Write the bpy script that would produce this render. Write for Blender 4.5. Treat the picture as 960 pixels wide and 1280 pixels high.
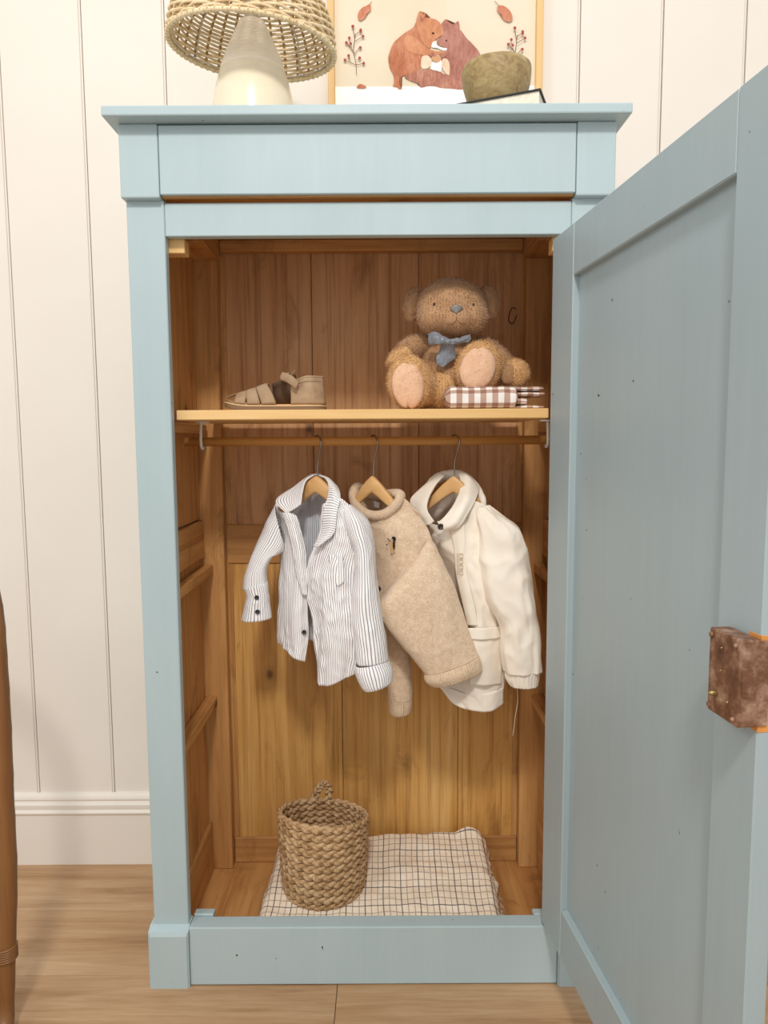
import bpy, bmesh, math, random
from mathutils import Vector, Matrix, noise
random.seed(7)
PI = math.pi
sc = bpy.context.scene
col = sc.collection
for o in list(bpy.data.objects): bpy.data.objects.remove(o)

# ---------------------------------------------------------------- camera
CX, CY, CZ, PITCH, YAW, ROLL, F = 0.0287, -1.45, 1.1632, 0.09805, -0.00063, -0.00554, 898.2
_r = Vector((math.cos(YAW), -math.sin(YAW), 0))
_f = Vector((math.sin(YAW)*math.cos(PITCH), math.cos(YAW)*math.cos(PITCH), -math.sin(PITCH)))
_u = _r.cross(_f)
cam = bpy.data.cameras.new('camera'); camo = bpy.data.objects.new('camera', cam); col.objects.link(camo)
cr, sr = math.cos(-ROLL), math.sin(-ROLL)
R_ = _r*cr - _u*sr; U_ = _u*cr + _r*sr
camo.matrix_world = Matrix(((R_.x, U_.x, -_f.x, CX), (R_.y, U_.y, -_f.y, CY), (R_.z, U_.z, -_f.z, CZ), (0, 0, 0, 1)))
cam.sensor_fit = 'VERTICAL'; cam.sensor_height = 36; cam.lens = F/1280*36; cam.clip_start = .05
sc.camera = camo

# ---------------------------------------------------------------- world and light
w = bpy.data.worlds.new('world'); sc.world = w; w.use_nodes = True
bg = w.node_tree.nodes['Background']
bg.inputs[0].default_value = (1.0, 0.988, 0.975, 1); bg.inputs[1].default_value = 0.80
def area(name, loc, target, size, power, color):
    l = bpy.data.lights.new(name, 'AREA'); l.shape = 'DISK'; l.size = size; l.energy = power; l.color = color
    o = bpy.data.objects.new(name, l); col.objects.link(o); o.location = loc
    o.rotation_euler = (Vector(target)-Vector(loc)).to_track_quat('-Z', 'Y').to_euler(); return o
area('ceiling_lamp', (-0.05, -2.65, 3.6), (0, 0, .9), 0.42, 68, (1.0, .955, .90))
area('ceiling_lamp', (-2.4, -2.2, 3.0), (-.3, .2, .7), 0.9, 16, (1.0, .965, .92))
sc.view_settings.view_transform = 'Standard'; sc.view_settings.look = 'None'
sc.view_settings.gamma = 1; sc.view_settings.exposure = 0.0
try: sc.view_settings.use_curve_mapping = False
except Exception: pass

# ---------------------------------------------------------------- helpers
def ray(x, y):
    dx, dy = x-480, y-640; c, s = math.cos(ROLL), math.sin(ROLL)
    u, v = c*dx+s*dy, -s*dx+c*dy
    return _r*(u/F) - _u*(v/F) + _f
def at(x, y, Y):
    "point of the room on the plane at depth Y that the photograph shows at x, y"
    d = ray(x, y); t = (Y-CY)/d.y; return Vector((CX, CY, CZ)) + d*t
def atz(x, y, Z):
    d = ray(x, y); t = (Z-CZ)/d.z; return Vector((CX, CY, CZ)) + d*t

def tag(o, label, cat, group=None):
    o['label'] = label; o['category'] = cat
    if group: o['group'] = group
    return o
def thing(name, label, cat, loc, group=None):
    o = bpy.data.objects.new(name, None); col.objects.link(o); o.location = loc; o.empty_display_size = .05
    return tag(o, label, cat, group)
def root_of(p):
    v = Vector((0, 0, 0))
    while p: v += p.location; p = p.parent
    return v
def link(name, me, mat, parent=None, smooth=False, local=False):
    o = bpy.data.objects.new(name, me); col.objects.link(o)
    if mat:
        for m in (mat if isinstance(mat, (list, tuple)) else [mat]): me.materials.append(m)
    if smooth:
        for p in me.polygons: p.use_smooth = True
    if parent:
        o.parent = parent
        if not local: o.location = -root_of(parent)
    return o
def obj(name, bm, mat, parent=None, smooth=False, local=False, sharp=None):
    me = bpy.data.meshes.new(name)
    bmesh.ops.recalc_face_normals(bm, faces=bm.faces)
    bm.to_mesh(me); bm.free()
    o = link(name, me, mat, parent, smooth, local)
    if sharp is not None:
        for p in me.polygons: p.use_smooth = True
        me.set_sharp_from_angle(angle=math.radians(sharp))
    return o
def box(bm, x0, x1, y0, y1, z0, z1, bev=0.0015, seg=1):
    m = Matrix.Translation(((x0+x1)/2, (y0+y1)/2, (z0+z1)/2)) @ Matrix.Diagonal((abs(x1-x0), abs(y1-y0), abs(z1-z0), 1))
    r = bmesh.ops.create_cube(bm, size=1, matrix=m)
    if bev:
        es = list({e for v in r['verts'] for e in v.link_edges})
        bmesh.ops.bevel(bm, geom=es, offset=bev, segments=seg, affect='EDGES', profile=.5)
def bx(name, mat, parent, *a, **k):
    bm = bmesh.new(); box(bm, *a, **k); return obj(name, bm, mat, parent)
def grid(bm, pts, close_u=False, close_v=False, uv=None):
    "pts[v][u] -> quads ; uv[v][u]"
    V = [[bm.verts.new(p) for p in row] for row in pts]
    lay = bm.loops.layers.uv.verify() if uv else None
    nv, nu = len(V), len(V[0])
    for j in range(nv if close_v else nv-1):
        for i in range(nu if close_u else nu-1):
            j2, i2 = (j+1) % nv, (i+1) % nu
            try: f = bm.faces.new((V[j][i], V[j][i2], V[j2][i2], V[j2][i]))
            except ValueError: continue
            if uv:
                for l, (a, b) in zip(f.loops, ((j, i), (j, i+1), (j+1, i+1), (j+1, i))):
                    l[lay].uv = uv[a][b] if b < len(uv[a]) else (uv[a][-1][0]+(uv[a][1][0]-uv[a][0][0]), uv[a][-1][1])
    return V
def lathe(bm, prof, cx, cy, n=48, cap=True):
    pts = [[(cx+r*math.cos(2*PI*i/n), cy+r*math.sin(2*PI*i/n), z) for i in range(n)] for r, z in prof]
    V = grid(bm, pts, close_u=True)
    if cap:
        for row in (V[0], V[-1]):
            if prof[0 if row is V[0] else -1][0] > 1e-5: bm.faces.new(row)
    return V
def frames(P, closed=False):
    n = len(P); out = []; prev = None
    for i in range(n):
        a = P[(i-1) % n] if (i or closed) else P[0]; b = P[(i+1) % n] if (i < n-1 or closed) else P[-1]
        t = (b-a).normalized()
        if prev is None:
            u = t.cross(Vector((0, 0, 1)));
            if u.length < .1: u = t.cross(Vector((0, 1, 0)))
        else: u = prev - t*prev.dot(t)
        u.normalize(); prev = u; out.append((u, t.cross(u).normalized()))
    return out
def tube(bm, P, r, n=8, closed=False, cap=True):
    P = [Vector(p) for p in P]; fr = frames(P, closed)
    rr = r if callable(r) else (lambda t: r)
    pts = []
    for k, (p, (u, v)) in enumerate(zip(P, fr)):
        q = rr(k/max(1, len(P)-1))
        pts.append([p + (u*math.cos(2*PI*i/n)+v*math.sin(2*PI*i/n))*q for i in range(n)])
    V = grid(bm, pts, close_u=True, close_v=closed)
    if cap and not closed: bm.faces.new(V[0]); bm.faces.new(V[-1])
    return V
def cr1(P, t):
    n = len(P); 
    if n == 1: return P[0]
    x = t*(n-1); i = min(int(x), n-2); f = x-i
    p1, p2 = P[i], P[i+1]
    p0 = P[i-1] if i > 0 else p1*2-p2
    p3 = P[i+2] if i+2 < n else p2*2-p1
    return .5*((2*p1)+(p2-p0)*f+(2*p0-5*p1+4*p2-p3)*f*f+(3*p1-p0-3*p2+p3)*f**3)
def spline(P, n):
    P = [Vector(p) for p in P]; return [cr1(P, i/(n-1)) for i in range(n)]
def poly_prism(bm, pts2, y0, y1, fn=None):
    fn = fn or (lambda x, y, z: (x, y, z))
    a = [bm.verts.new(fn(x, y0, z)) for x, z in pts2]; b = [bm.verts.new(fn(x, y1, z)) for x, z in pts2]
    bm.faces.new(a); bm.faces.new(b[::-1]); n = len(a)
    for i in range(n): bm.faces.new((a[i], b[i], b[(i+1) % n], a[(i+1) % n]))
def ellipsoid(bm, c, r, rot=None, nu=20, nv=12):
    m = Matrix.Translation(c) @ (rot.to_matrix().to_4x4() if rot else Matrix()) @ Matrix.Diagonal((*r, 1))
    return bmesh.ops.create_uvsphere(bm, u_segments=nu, v_segments=nv, radius=1, matrix=m)

# ---------------------------------------------------------------- materials
def lin(h):
    h = h.lstrip('#'); c = [int(h[i:i+2], 16)/255 for i in (0, 2, 4)]
    return tuple((x/12.92 if x <= .04045 else ((x+.055)/1.055)**2.4) for x in c) + (1,)
class NM:
    def __init__(s, name, rough=.6, spec=.5):
        s.m = bpy.data.materials.new(name); s.m.use_nodes = True; s.t = s.m.node_tree
        s.b = s.t.nodes['Principled BSDF']; s.b.inputs['Roughness'].default_value = rough
        s.b.inputs['Specular IOR Level'].default_value = spec
    def n(s, t, **k):
        x = s.t.nodes.new(t)
        for a, v in k.items(): setattr(x, a, v)
        return x
    def l(s, a, b): s.t.links.new(a, b)
    def coord(s, scale=(1, 1, 1), which='Object', rnd=False):
        tc = s.n('ShaderNodeTexCoord'); mp = s.n('ShaderNodeMapping'); mp.inputs['Scale'].default_value = scale
        src = tc.outputs[which]
        if rnd:
            oi = s.n('ShaderNodeObjectInfo'); va = s.n('ShaderNodeVectorMath', operation='MULTIPLY_ADD')
            va.inputs[1].default_value = (7.3, 3.1, 5.7)
            s.l(oi.outputs['Random'], va.inputs[0]); s.l(src, va.inputs[2]); src = va.outputs[0]
        s.l(src, mp.inputs[0]); return mp.outputs[0]
    def noise(s, vec, scale=5, detail=3, rough=.55, dist=0):
        x = s.n('ShaderNodeTexNoise'); x.inputs['Scale'].default_value = scale; x.inputs['Detail'].default_value = detail
        x.inputs['Roughness'].default_value = rough; x.inputs['Distortion'].default_value = dist
        s.l(vec, x.inputs['Vector']); return x.outputs['Fac']
    def ramp(s, fac, stops, interp='LINEAR'):
        x = s.n('ShaderNodeValToRGB'); x.color_ramp.interpolation = interp; e = x.color_ramp.elements
        while len(e) < len(stops): e.new(.5)
        for k, (p, c) in zip(e, stops): k.position = p; k.color = c if isinstance(c, tuple) else lin(c)
        s.l(fac, x.inputs[0]); return x.outputs[0]
    def mix(s, fac, a, b, mode='MIX'):
        x = s.n('ShaderNodeMix', data_type='RGBA', blend_type=mode)
        for v, i in ((fac, 0), (a, 6), (b, 7)):
            if hasattr(v, 'is_linked') or isinstance(v, bpy.types.NodeSocket): s.l(v, x.inputs[i])
            else: x.inputs[i].default_value = v if (i == 0 or isinstance(v, tuple)) else lin(v)
        return x.outputs[2]
    def math(s, op, a, b=None, c=None):
        x = s.n('ShaderNodeMath', operation=op)
        for i, v in enumerate((a, b, c)):
            if v is None: continue
            if isinstance(v, bpy.types.NodeSocket): s.l(v, x.inputs[i])
            else: x.inputs[i].default_value = v
        return x.outputs[0]
    def color(s, c):
        if isinstance(c, bpy.types.NodeSocket): s.l(c, s.b.inputs['Base Color'])
        else: s.b.inputs['Base Color'].default_value = lin(c)
        return s
    def bump(s, h, strength=.3, dist=.002):
        x = s.n('ShaderNodeBump'); x.inputs['Strength'].default_value = strength; x.inputs['Distance'].default_value = dist
        s.l(h, x.inputs['Height']); s.l(x.outputs[0], s.b.inputs['Normal']); return s
def plain(name, c, rough=.6, spec=.4, metal=0, nz=None, bump=None):
    s = NM(name, rough, spec); s.b.inputs['Metallic'].default_value = metal
    if nz:
        c2, sca = nz; s.color(s.mix(s.ramp(s.noise(s.coord(), sca, 4), [(.35, (0, 0, 0, 1)), (.65, (1, 1, 1, 1))]), c, c2))
    else: s.color(c)
    if bump: s.bump(s.noise(s.coord(), bump[0], 3), bump[1], bump[2])
    return s.m
def paint(name, base, low):
    s = NM(name, .42, .4)
    v = s.coord((1, 1, .25), rnd=True)
    a = s.ramp(s.noise(v, 6, 5), [(.3, low), (.7, base)])
    v2 = s.coord((90, 90, 4), rnd=True)
    a = s.mix(s.math('MULTIPLY', s.noise(v2, 1, 3), .08), a, '#e4eeee')
    sp = s.ramp(s.noise(s.coord(), 60, 1), [(.80, (0, 0, 0, 1)), (.81, (1, 1, 1, 1))])
    a = s.mix(sp, a, '#3c3a36'); s.color(a)
    s.bump(s.noise(v2, 1.2, 3), .12, .0006); return s.m
def wood(name, stops, axis='z', fine=1.0, knots=True, rough=.5, scale=1.0, spec=.35, stain=None):
    s = NM(name, rough, spec)
    st = {'x': (.07, 1, 1), 'y': (1, .07, 1), 'z': (1, 1, .07)}[axis]
    v = s.coord(tuple(q*scale for q in st), rnd=True)
    n1 = s.noise(v, 14, 5, .6, 1.2)
    n2 = s.noise(v, 95*fine, 3, .6, .3)
    f = s.math('ADD', s.math('MULTIPLY', n1, .72), s.math('MULTIPLY', n2, .28))
    c = s.ramp(f, stops)
    big = s.noise(s.coord((1, 1, .5), rnd=True), 3.2, 3)
    c = s.mix(s.ramp(big, [(.35, (0, 0, 0, 1)), (.7, (.35, .35, .35, 1))]), c, stain or stops[0][1])
    if knots:
        s3 = {'x': (.05, 2.6, 2.6), 'y': (2.6, .05, 2.6), 'z': (2.6, 2.6, .05)}[axis]
        streak = s.ramp(s.noise(s.coord(s3, rnd=True), 30, 4, .7, .5), [(.50, (0, 0, 0, 1)), (.66, (.6, .6, .6, 1))])
        c = s.mix(streak, c, stain or stops[0][1])
        blot = s.ramp(s.noise(s.coord((1, 1, .45), rnd=True), 11, 5, .65, .8), [(.56, (0, 0, 0, 1)), (.70, (.5, .5, .5, 1))])
        c = s.mix(blot, c, '#7d5429')
    if knots:
        kv = s.n('ShaderNodeTexVoronoi'); kv.inputs['Scale'].default_value = 1
        k3 = {'x': (2.2, 6, 6), 'y': (6, 2.2, 6), 'z': (5.5, 5.5, 3.6)}[axis]
        s.l(s.coord(k3, rnd=True), kv.inputs['Vector'])
        kd = s.ramp(kv.outputs['Distance'], [(.0, (1, 1, 1, 1)), (.05, (.75, .75, .75, 1)), (.075, (.2, .2, .2, 1)), (.13, (0, 0, 0, 1))])
        c = s.mix(kd, c, '#4a2a12')
    s.color(c); s.bump(f, .15, .001); return s.m

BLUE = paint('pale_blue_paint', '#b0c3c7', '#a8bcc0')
BLUE_SHADED = paint('shaded_blue_paint', '#a3b3b7', '#9cadb1')  # same blue, darkened for the weaker light on the open door
PINE = [(.28, '#9e6a3a'), (.45, '#c8945a'), (.6, '#d8a669'), (.78, '#e6bc82')]
PINE_V = wood('honey_pine_upright', PINE, 'z')
PINE_LOW = wood('yellow_pine_upright', [(.28, '#b07e42'), (.44, '#d9a55c'), (.6, '#e8b970'), (.78, '#f3d092')], 'z', stain='#a06c34')
PINE_UP = wood('red_pine_upright', [(.28, '#a87448'), (.44, '#d6a370'), (.6, '#e4b584'), (.78, '#efc89a')], 'z', stain='#96643a')
PINE_H = wood('honey_pine_lengthwise', PINE, 'x')
PINE_Y = wood('honey_pine_crosswise', PINE, 'y')
SHELF = wood('new_pine', [(.3, '#dcae6c'), (.6, '#efcb90'), (.8, '#f6dba8')], 'x', knots=False)
RODW = wood('rod_pine', [(.3, '#a8702f'), (.6, '#c08a49'), (.8, '#cf9b5a')], 'x', knots=False)
OAKF = wood('oak_floor', [(.3, '#876446'), (.44, '#ab8763'), (.56, '#bc9a77'), (.72, '#ccad8b')], 'x', fine=1.5, scale=1.0, rough=.42, stain='#a97f55', knots=False)
WALLP = plain('cream_wall_paint', '#e9e2d8', .55, .3, nz=('#e6ded3', 2.5))
RAW = wood('raw_pine_edge', [(.3, '#c07a35'), (.6, '#e09c52'), (.8, '#edb673')], 'z', knots=False)
# ---------------------------------------------------------------- the room
WY = 0.455                                            # face of the panelled wall
wall = bx('wall_back', WALLP, None, -2.2, 2.2, WY+.010, WY+.08, 0, 2.7, bev=0); wall['kind'] = 'structure'
fl = bx('floor', plain('subfloor', '#6b5034', .9), None, -2.2, 2.2, -2.6, WY+.08, -.05, -.012, bev=0); fl['kind'] = 'structure'
gx = [-.93+.2078*k for k in range(-5, 15)]
for a, b in zip(gx, gx[1:]):                          # wall boards with a beaded joint between them
    bm = bmesh.new(); g = .0016
    pr = [(a+g, .0), (a+g+.0015, .0), (b-.0075, .0), (b-.0062, .003), (b-.005, .0008), (b-g, .0012), (b-g, .010), (a+g, .010)]
    A = [bm.verts.new((x, WY+y, 0.0)) for x, y in pr]; B = [bm.verts.new((x, WY+y, 2.7)) for x, y in pr]
    n = len(pr)
    for i in range(n): bm.faces.new((A[i], A[(i+1) % n], B[(i+1) % n], B[i]))
    bm.faces.new(A); bm.faces.new(B); obj('wall_board', bm, WALLP, wall)
bm = bmesh.new()                                      # skirting board with a double bead on top
pr = [(0, 0), (-.018, 0), (-.018, .142), (-.0215, .146), (-.0225, .151), (-.0195, .155), (-.0165, .158), (-.0185, .165), (-.0185, .172),
      (-.0145, .176), (-.012, .181), (-.0145, .186), (-.0135, .192), (-.009, .198), (-.0045, .201), (0, .201)]
A = [bm.verts.new((-2.2, WY+y, z)) for y, z in pr]; B = [bm.verts.new((2.2, WY+y, z)) for y, z in pr]
for i in range(len(pr)): j = (i+1) % len(pr); bm.faces.new((A[i], A[j], B[j], B[i]))
bm.faces.new(A); bm.faces.new(B)
s = obj('baseboard_back', bm, WALLP, None, sharp=35); s['kind'] = 'structure'
seams = [WY+.03, .2416, .0209, -.1998, -.4205, -.641, -.862, -1.08, -1.30, -1.52, -1.74, -1.96, -2.18, -2.4]
joints = [[-1.3, .5], [-1.4, .1, 1.3], [-1.22, -.078, 1.14], [-.7, .62], [-1.4, .3, 1.5]]
for k, (y1, y0) in enumerate(zip(seams, seams[1:])):
    xs = [-2.2]+joints[k % 5]+[2.2]
    for x0, x1 in zip(xs, xs[1:]):
        bx('floor_plank', OAKF, fl, x0+.0006, x1-.0006, y0+.0006, y1-.0006, -.012, 0, bev=.0008)

# ---------------------------------------------------------------- the wardrobe
W = thing('wardrobe', 'tall pale blue painted wardrobe with its door swung open, bare pine inside', 'wardrobe', (0, .2, 0))
def wb(name, mat, *a, **k): return bx(name, mat, W, *a, **k)
for s in (-1, 1):
    X = lambda a, b: (min(s*a, s*b), max(s*a, s*b))
    wb('stile', BLUE, *X(.397, .4709), 0, .022, .10, 1.632, bev=.0018)
    wb('frieze_block', BLUE, *X(.3998, .475), -.018, .03, 1.6308, 1.7672, bev=.003, seg=2)
    wb('side_frame', BLUE, *X(.448, .4705), .0225, .42, .05, 1.7672)
    # plinth block with chamfered top
    bm = bmesh.new(); x0, x1 = X(.394, .479)
    pts = [(-.020, 0), (-.020, .118), (-.016, .126), (.0, .133), (.03, .133), (.03, 0)]
    A = [bm.verts.new((x0, y, z)) for y, z in pts]; B = [bm.verts.new((x1, y, z)) for y, z in pts]
    for i in range(6): bm.faces.new((A[i], A[(i+1) % 6], B[(i+1) % 6], B[i]))
    bm.faces.new(A); bm.faces.new(B)
    bmesh.ops.bevel(bm, geom=[e for e in bm.edges if abs(e.verts[0].co.z-e.verts[1].co.z) > .1], offset=.003, segments=2, affect='EDGES')
    obj('plinth_block', bm, BLUE, W)
    wb('side_foot', BLUE, *X(.455, .479), .031, .42, 0, .12)
    # inside of the side: panels, flush rails, posts and shelf bearers
    wb('side_panel', PINE_V, *X(.4385, .4475), .0235, .36, .97, 1.655, bev=.0008)
    wb('side_panel', PINE_V, *X(.4385, .4475), .0235, .36, .135, .868, bev=.0008)
    wb('side_rail', PINE_Y, *X(.4305, .4478), .0235, .362, .872, .966, bev=.0015)
    wb('side_rail', PINE_Y, *X(.4305, .4478), .0235, .362, .032, .165, bev=.0015)
    wb('corner_post', PINE_V, *X(.381, .4475), .364, .392, .031, 1.655, bev=.0015)
    for z in (.829, .482):
        wb('bearer', PINE_Y, *X(.4095, .43), .03, .363, z, z+.024, bev=.0015) if z > .5 else wb('bearer', PINE_Y, *X(.4095, .438), .03, .363, z, z+.024, bev=.0015)
    wb('bearer', PINE_Y, *X(.412, .438), .06, .35, 1.184, 1.2065, bev=.0015)
    wb('corner_block', PINE_Y, *X(.372, .438), .20, .363, 1.607, 1.654, bev=.002)
    wb('corner_block', SHELF, *X(.366, .438), .024, .06, 1.538, 1.566, bev=.0015)
wb('cornice_slab', BLUE, -.494, .494, -.051, .452, 1.7674, 1.7862, bev=.003, seg=2)
wb('frieze_board', BLUE, -.3984, .3984, -.0185, .004, 1.6365, 1.7640, bev=.0015)
wb('frieze_lip', PINE_H, -.3975, .3975, -.0100, .004, 1.6342, 1.6362, bev=0)
wb('head_rail', BLUE, -.3965, .3965, .0005, .022, 1.5640, 1.6270, bev=.0015)
wb('foot_rail', BLUE, -.3936, .3936, -.0125, .026, .002, .1331, bev=.0025, seg=2)
wb('door_stop', BLUE, -.3925, -.350, .0265, .046, .095, .1375, bev=.0015)
wb('door_stop', BLUE, .350, .3925, .0265, .046, .095, .1335, bev=.0015)
wb('ceiling_board', PINE_H, -.447, .447, .023, .392, 1.656, 1.672, bev=0)
wb('ceiling_beam', PINE_H, -.3715, .3715, .36, .3925, 1.628, 1.655, bev=.002)
for a, b in ((-.458, -.235), (-.2342, .02), (.0208, .24), (.2408, .458)):
    wb('bottom_board', PINE_Y, a, b, .0265, .425, .014, .0305, bev=.0008)
# back: lower three boards, middle rail, upper boards, bottom rail
for a, b in ((-.384, -.0868), (-.0856, .2208), (.222, .386)): wb('back_board', PINE_LOW, a, b, .398, .408, .096, .856, bev=.0012)
for a, b in ((-.384, -.1522), (-.1510, .1166), (.1178, .386)): wb('back_board', PINE_UP, a, b, .398, .408, .945, 1.655, bev=.0012)
wb('back_rail', PINE_H, -.3805, .3805, .3925, .408, .850, .9515, bev=.002)
wb('back_rail', PINE_H, -.3805, .3805, .3925, .408, .031, .1015, bev=.002)
wb('back_stile', PINE_V, -.3808, -.366, .395, .4, .102, .849, bev=.001); wb('back_stile', PINE_V, -.3808, -.366, .395, .4, .952, 1.627, bev=.001)
wb('back_stile', PINE_V, .366, .3808, .395, .4, .102, .849, bev=.001); wb('back_stile', PINE_V, .366, .3808, .395, .4, .952, 1.627, bev=.001)
wb('shelf', SHELF, -.3955, .3655, .03, .362, 1.2085, 1.2286, bev=.0015)
bm = bmesh.new(); tube(bm, [(-.4115, .15, 1.1645), (0, .15, 1.1635), (.411, .15, 1.1645)], .0100, 14)
obj('clothes_rod', bm, RODW, W, smooth=True)
WHITE = plain('white_enamel', '#dcd9d4', .35, .5)
for x in (-.3735, .3885):                             # white hook brackets that carry the rod
    bm = bmesh.new(); bmesh.ops.create_cone(bm, segments=20, radius1=.016, radius2=.016, depth=.003, cap_ends=True, matrix=Matrix.Translation((x, .15, 1.2068)))
    tube(bm, [(x, .142, 1.206), (x, .137, 1.185), (x, .135, 1.168)]+[(x, .15-.0145*math.cos(a), 1.1635-.0145*math.sin(a)) for a in (.2, .6, 1.0, 1.4, 1.8, 2.2, 2.6, 3.0)], .0032, 8)
    obj('rod_bracket', bm, WHITE, W, sharp=40)
IRON = plain('dark_iron', '#2b2522', .5, .4, .6)
bm = bmesh.new(); P = [at(x, y, .390) for x, y in ((645, 386), (640, 385), (637, 392), (636, 401), (640, 405), (643, 401), (646, 394))]
tube(bm, spline(P, 28), .0012, 6); obj('hook', bm, IRON, W, smooth=True)

# ---------------------------------------------------------------- the door, hinged on the right stile and opened past square
XH, YH, ANG, DT = .3588, -.01, .1076, .027
dm = Matrix(((math.sin(ANG), math.cos(ANG), 0, XH), (-math.cos(ANG), math.sin(ANG), 0, YH), (0, 0, 1, 0), (0, 0, 0, 1)))
# door space: x = along the door from the hinge, y = 0 at the inner face growing outward, z up
def db(name, parent, mat, x0, x1, y0, y1, z0, z1, bev=.002, seg=1, extra=None):
    bm = bmesh.new(); box(bm, x0, x1, y0, y1, z0, z1, bev, seg)
    if extra: extra(bm)
    bmesh.ops.transform(bm, matrix=dm, verts=bm.verts); return obj(name, bm, mat, parent)
DZ0, DZ1, DW = .1448, 1.5517, .6898
door = db('door', W, BLUE_SHADED, .1095, .608, .0125, .0225, .243, 1.461, bev=0)
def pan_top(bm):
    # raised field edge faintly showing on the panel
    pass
db('door_stile', door, BLUE_SHADED, 0, .1112, 0, DT, DZ0, DZ1)
db('door_stile', door, BLUE_SHADED, .6064, DW, 0, DT, DZ0, DZ1)
db('door_rail', door, BLUE_SHADED, .1116, .6060, 0.0004, DT, 1.4591, DZ1)
db('door_rail', door, BLUE_SHADED, .1116, .6060, 0.0004, DT, DZ0, .2453)
def bead(name, a, b, c, d):                            # sloping edge of the frame round the panel
    bm = bmesh.new(); V = [bm.verts.new(p) for p in (a, b, c, d)]; bm.faces.new(V)
    bmesh.ops.transform(bm, matrix=dm, verts=bm.verts); obj(name, bm, BLUE_SHADED, door)
LOCKM = NM('rusty_lock', .42, .5); LOCKM.b.inputs['Metallic'].default_value = .25
LOCKM.color(LOCKM.ramp(LOCKM.noise(LOCKM.coord(), 45, 5, .65), [(.3, '#54341f'), (.48, '#79523a'), (.6, '#9c7860'), (.72, '#bb9c86')]))
LOCKM.bump(LOCKM.noise(LOCKM.coord(), 140, 3), .25, .0008); LOCKM = LOCKM.m
def lock_extra(bm):
    for x, z, r in ((.6385, .860, .0035), (.685, .860, .0030), (.6385, .942, .0035), (.685, .942, .0030)):
        ellipsoid(bm, (x, -.026, z), (r, .003, r), nu=10, nv=6)
    box(bm, .6906, .6926, -.0240, .0095, .8535, .9485, .0008); box(bm, .6920, .6936, -.0225, -.011, .887, .919, .0005)
lk = db('lock', door, LOCKM, .633, .6925, -.0255, -.0002, .8525, .9495, .0022, 2, lock_extra)
BRASS = plain('worn_brass', '#a08a5c', .35, .5, .8)
for c, r in (((.652, -.029, .878), (.0035, .007, .0035)), ((.674, -.026, .875), (.0018, .002, .0018)), ((.659, -.026, .906), (.0014, .0015, .0014)), ((.659, -.026, .932), (.0014, .0015, .0014))):
    bm = bmesh.new(); ellipsoid(bm, c, r, nu=12, nv=8); bmesh.ops.transform(bm, matrix=dm, verts=bm.verts); obj('lock_pin', bm, BRASS, door, smooth=True)
db('lock_mortise', door, RAW, .668, DW+.0006, -.0003, .013, .8455, .9535, .0005)
for z in (.35, 1.35):                                  # hinge knuckles on the hinge edge
    bm = bmesh.new(); tube(bm, [(-.005, DT+.003, z-.03), (-.005, DT+.003, z+.03)], .0045, 12); box(bm, -.0012, 0, .004, DT, z-.03, z+.03, .0003)
    bmesh.ops.transform(bm, matrix=dm, verts=bm.verts); obj('hinge', bm, IRON, door, sharp=40)
# ================================================================ on top of the wardrobe
TOPZ = 1.7862
# ---- lamp with a wicker mushroom shade
LX, LY = -.2436, .15
L = thing('table_lamp', 'cream ceramic table lamp with a woven wicker mushroom shade on top of the wardrobe', 'lamp', (LX, LY, TOPZ))
CER = NM('cream_glaze', .18, .6); CER.color('#ecdfc4'); CER = CER.m
CER2 = NM('bare_ribbed_clay', .75, .3)
CER2.color(CER2.mix(CER2.math('MULTIPLY', CER2.noise(CER2.coord((3, 3, 160)), 1, 2), .6), '#f6ecd8', '#e8dac0')); CER2 = CER2.m
bm = bmesh.new()
lathe(bm, [(.0, TOPZ+.0002), (.086, TOPZ+.0003), (.089, TOPZ+.004), (.0885, TOPZ+.03), (.087, TOPZ+.06), (.0845, TOPZ+.085), (.081, TOPZ+.105), (.0765, TOPZ+.125), (.071, TOPZ+.1445), (.0700, TOPZ+.1475)], LX, LY, 64, cap=False)
obj('lamp_base', bm, CER, L, smooth=True)
bm = bmesh.new(); prof = []
for i in range(90):
    t = i/89; z = TOPZ+.1475+t*.110; r = .070*(1-t)**.62*.62+.070*.38*(1-t**2.2); r = .0695-.0455*t**1.15 if t < .93 else .0695-.0455*t**1.15-.02*((t-.93)/.07)**2
    prof.append((max(.002, r+.00045*math.sin(t*150)), z))
lathe(bm, prof, LX, LY, 64, cap=False); o = obj('lamp_neck', bm, CER2, L, smooth=True)
# shade, leaning a little forward and to the right
SR, SH = .171, .158
SC = Vector((LX, LY, 1.988))
SM = Matrix.Translation(SC) @ Matrix.Rotation(math.radians(4.0), 4, 'Y') @ Matrix.Rotation(math.radians(6.0), 4, 'X')
WICK = plain('pale_wicker', '#efdcb8', .7, .3, nz=('#dfc598', 60), bump=(300, .3, .0005))
WICK2 = plain('wicker_stake', '#c7a878', .7, .3, nz=('#b59463', 60))
def dome(th, h, off=0.0):
    k = min(1, h/SH); r = SR*math.sqrt(max(0.0, 1-k**2))+off
    return SM @ Vector((r*math.cos(th), r*math.sin(th), h+off*k))
NS = 34
bm = bmesh.new()
for row in range(28):
    h = .006+row*.0066
    if h > SH*.93: break
    n = NS*5; P = []
    for i in range(n):
        th = 2*PI*i/n
        P.append(dome(th, h+.0006*math.sin(3*th+row), .0033*math.cos(NS/2*th+PI*row)))
    rr = .0030
    tube(bm, P, rr, 5, closed=True)
o = obj('shade_weave', bm, WICK, L, smooth=True); o['kind'] = 'stuff'
for k in range(NS):
    bm = bmesh.new()
    for d in (-.010, .010):
        th0 = 2*PI*(k)/NS
        P = [dome(th0+d*(1.0), .002+SH*.93*i/12, 0) for i in range(13)]
        tube(bm, P, .0016, 5)
    obj('shade_stake', bm, WICK2, L, smooth=True)
bm = bmesh.new(); n = 220
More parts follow.
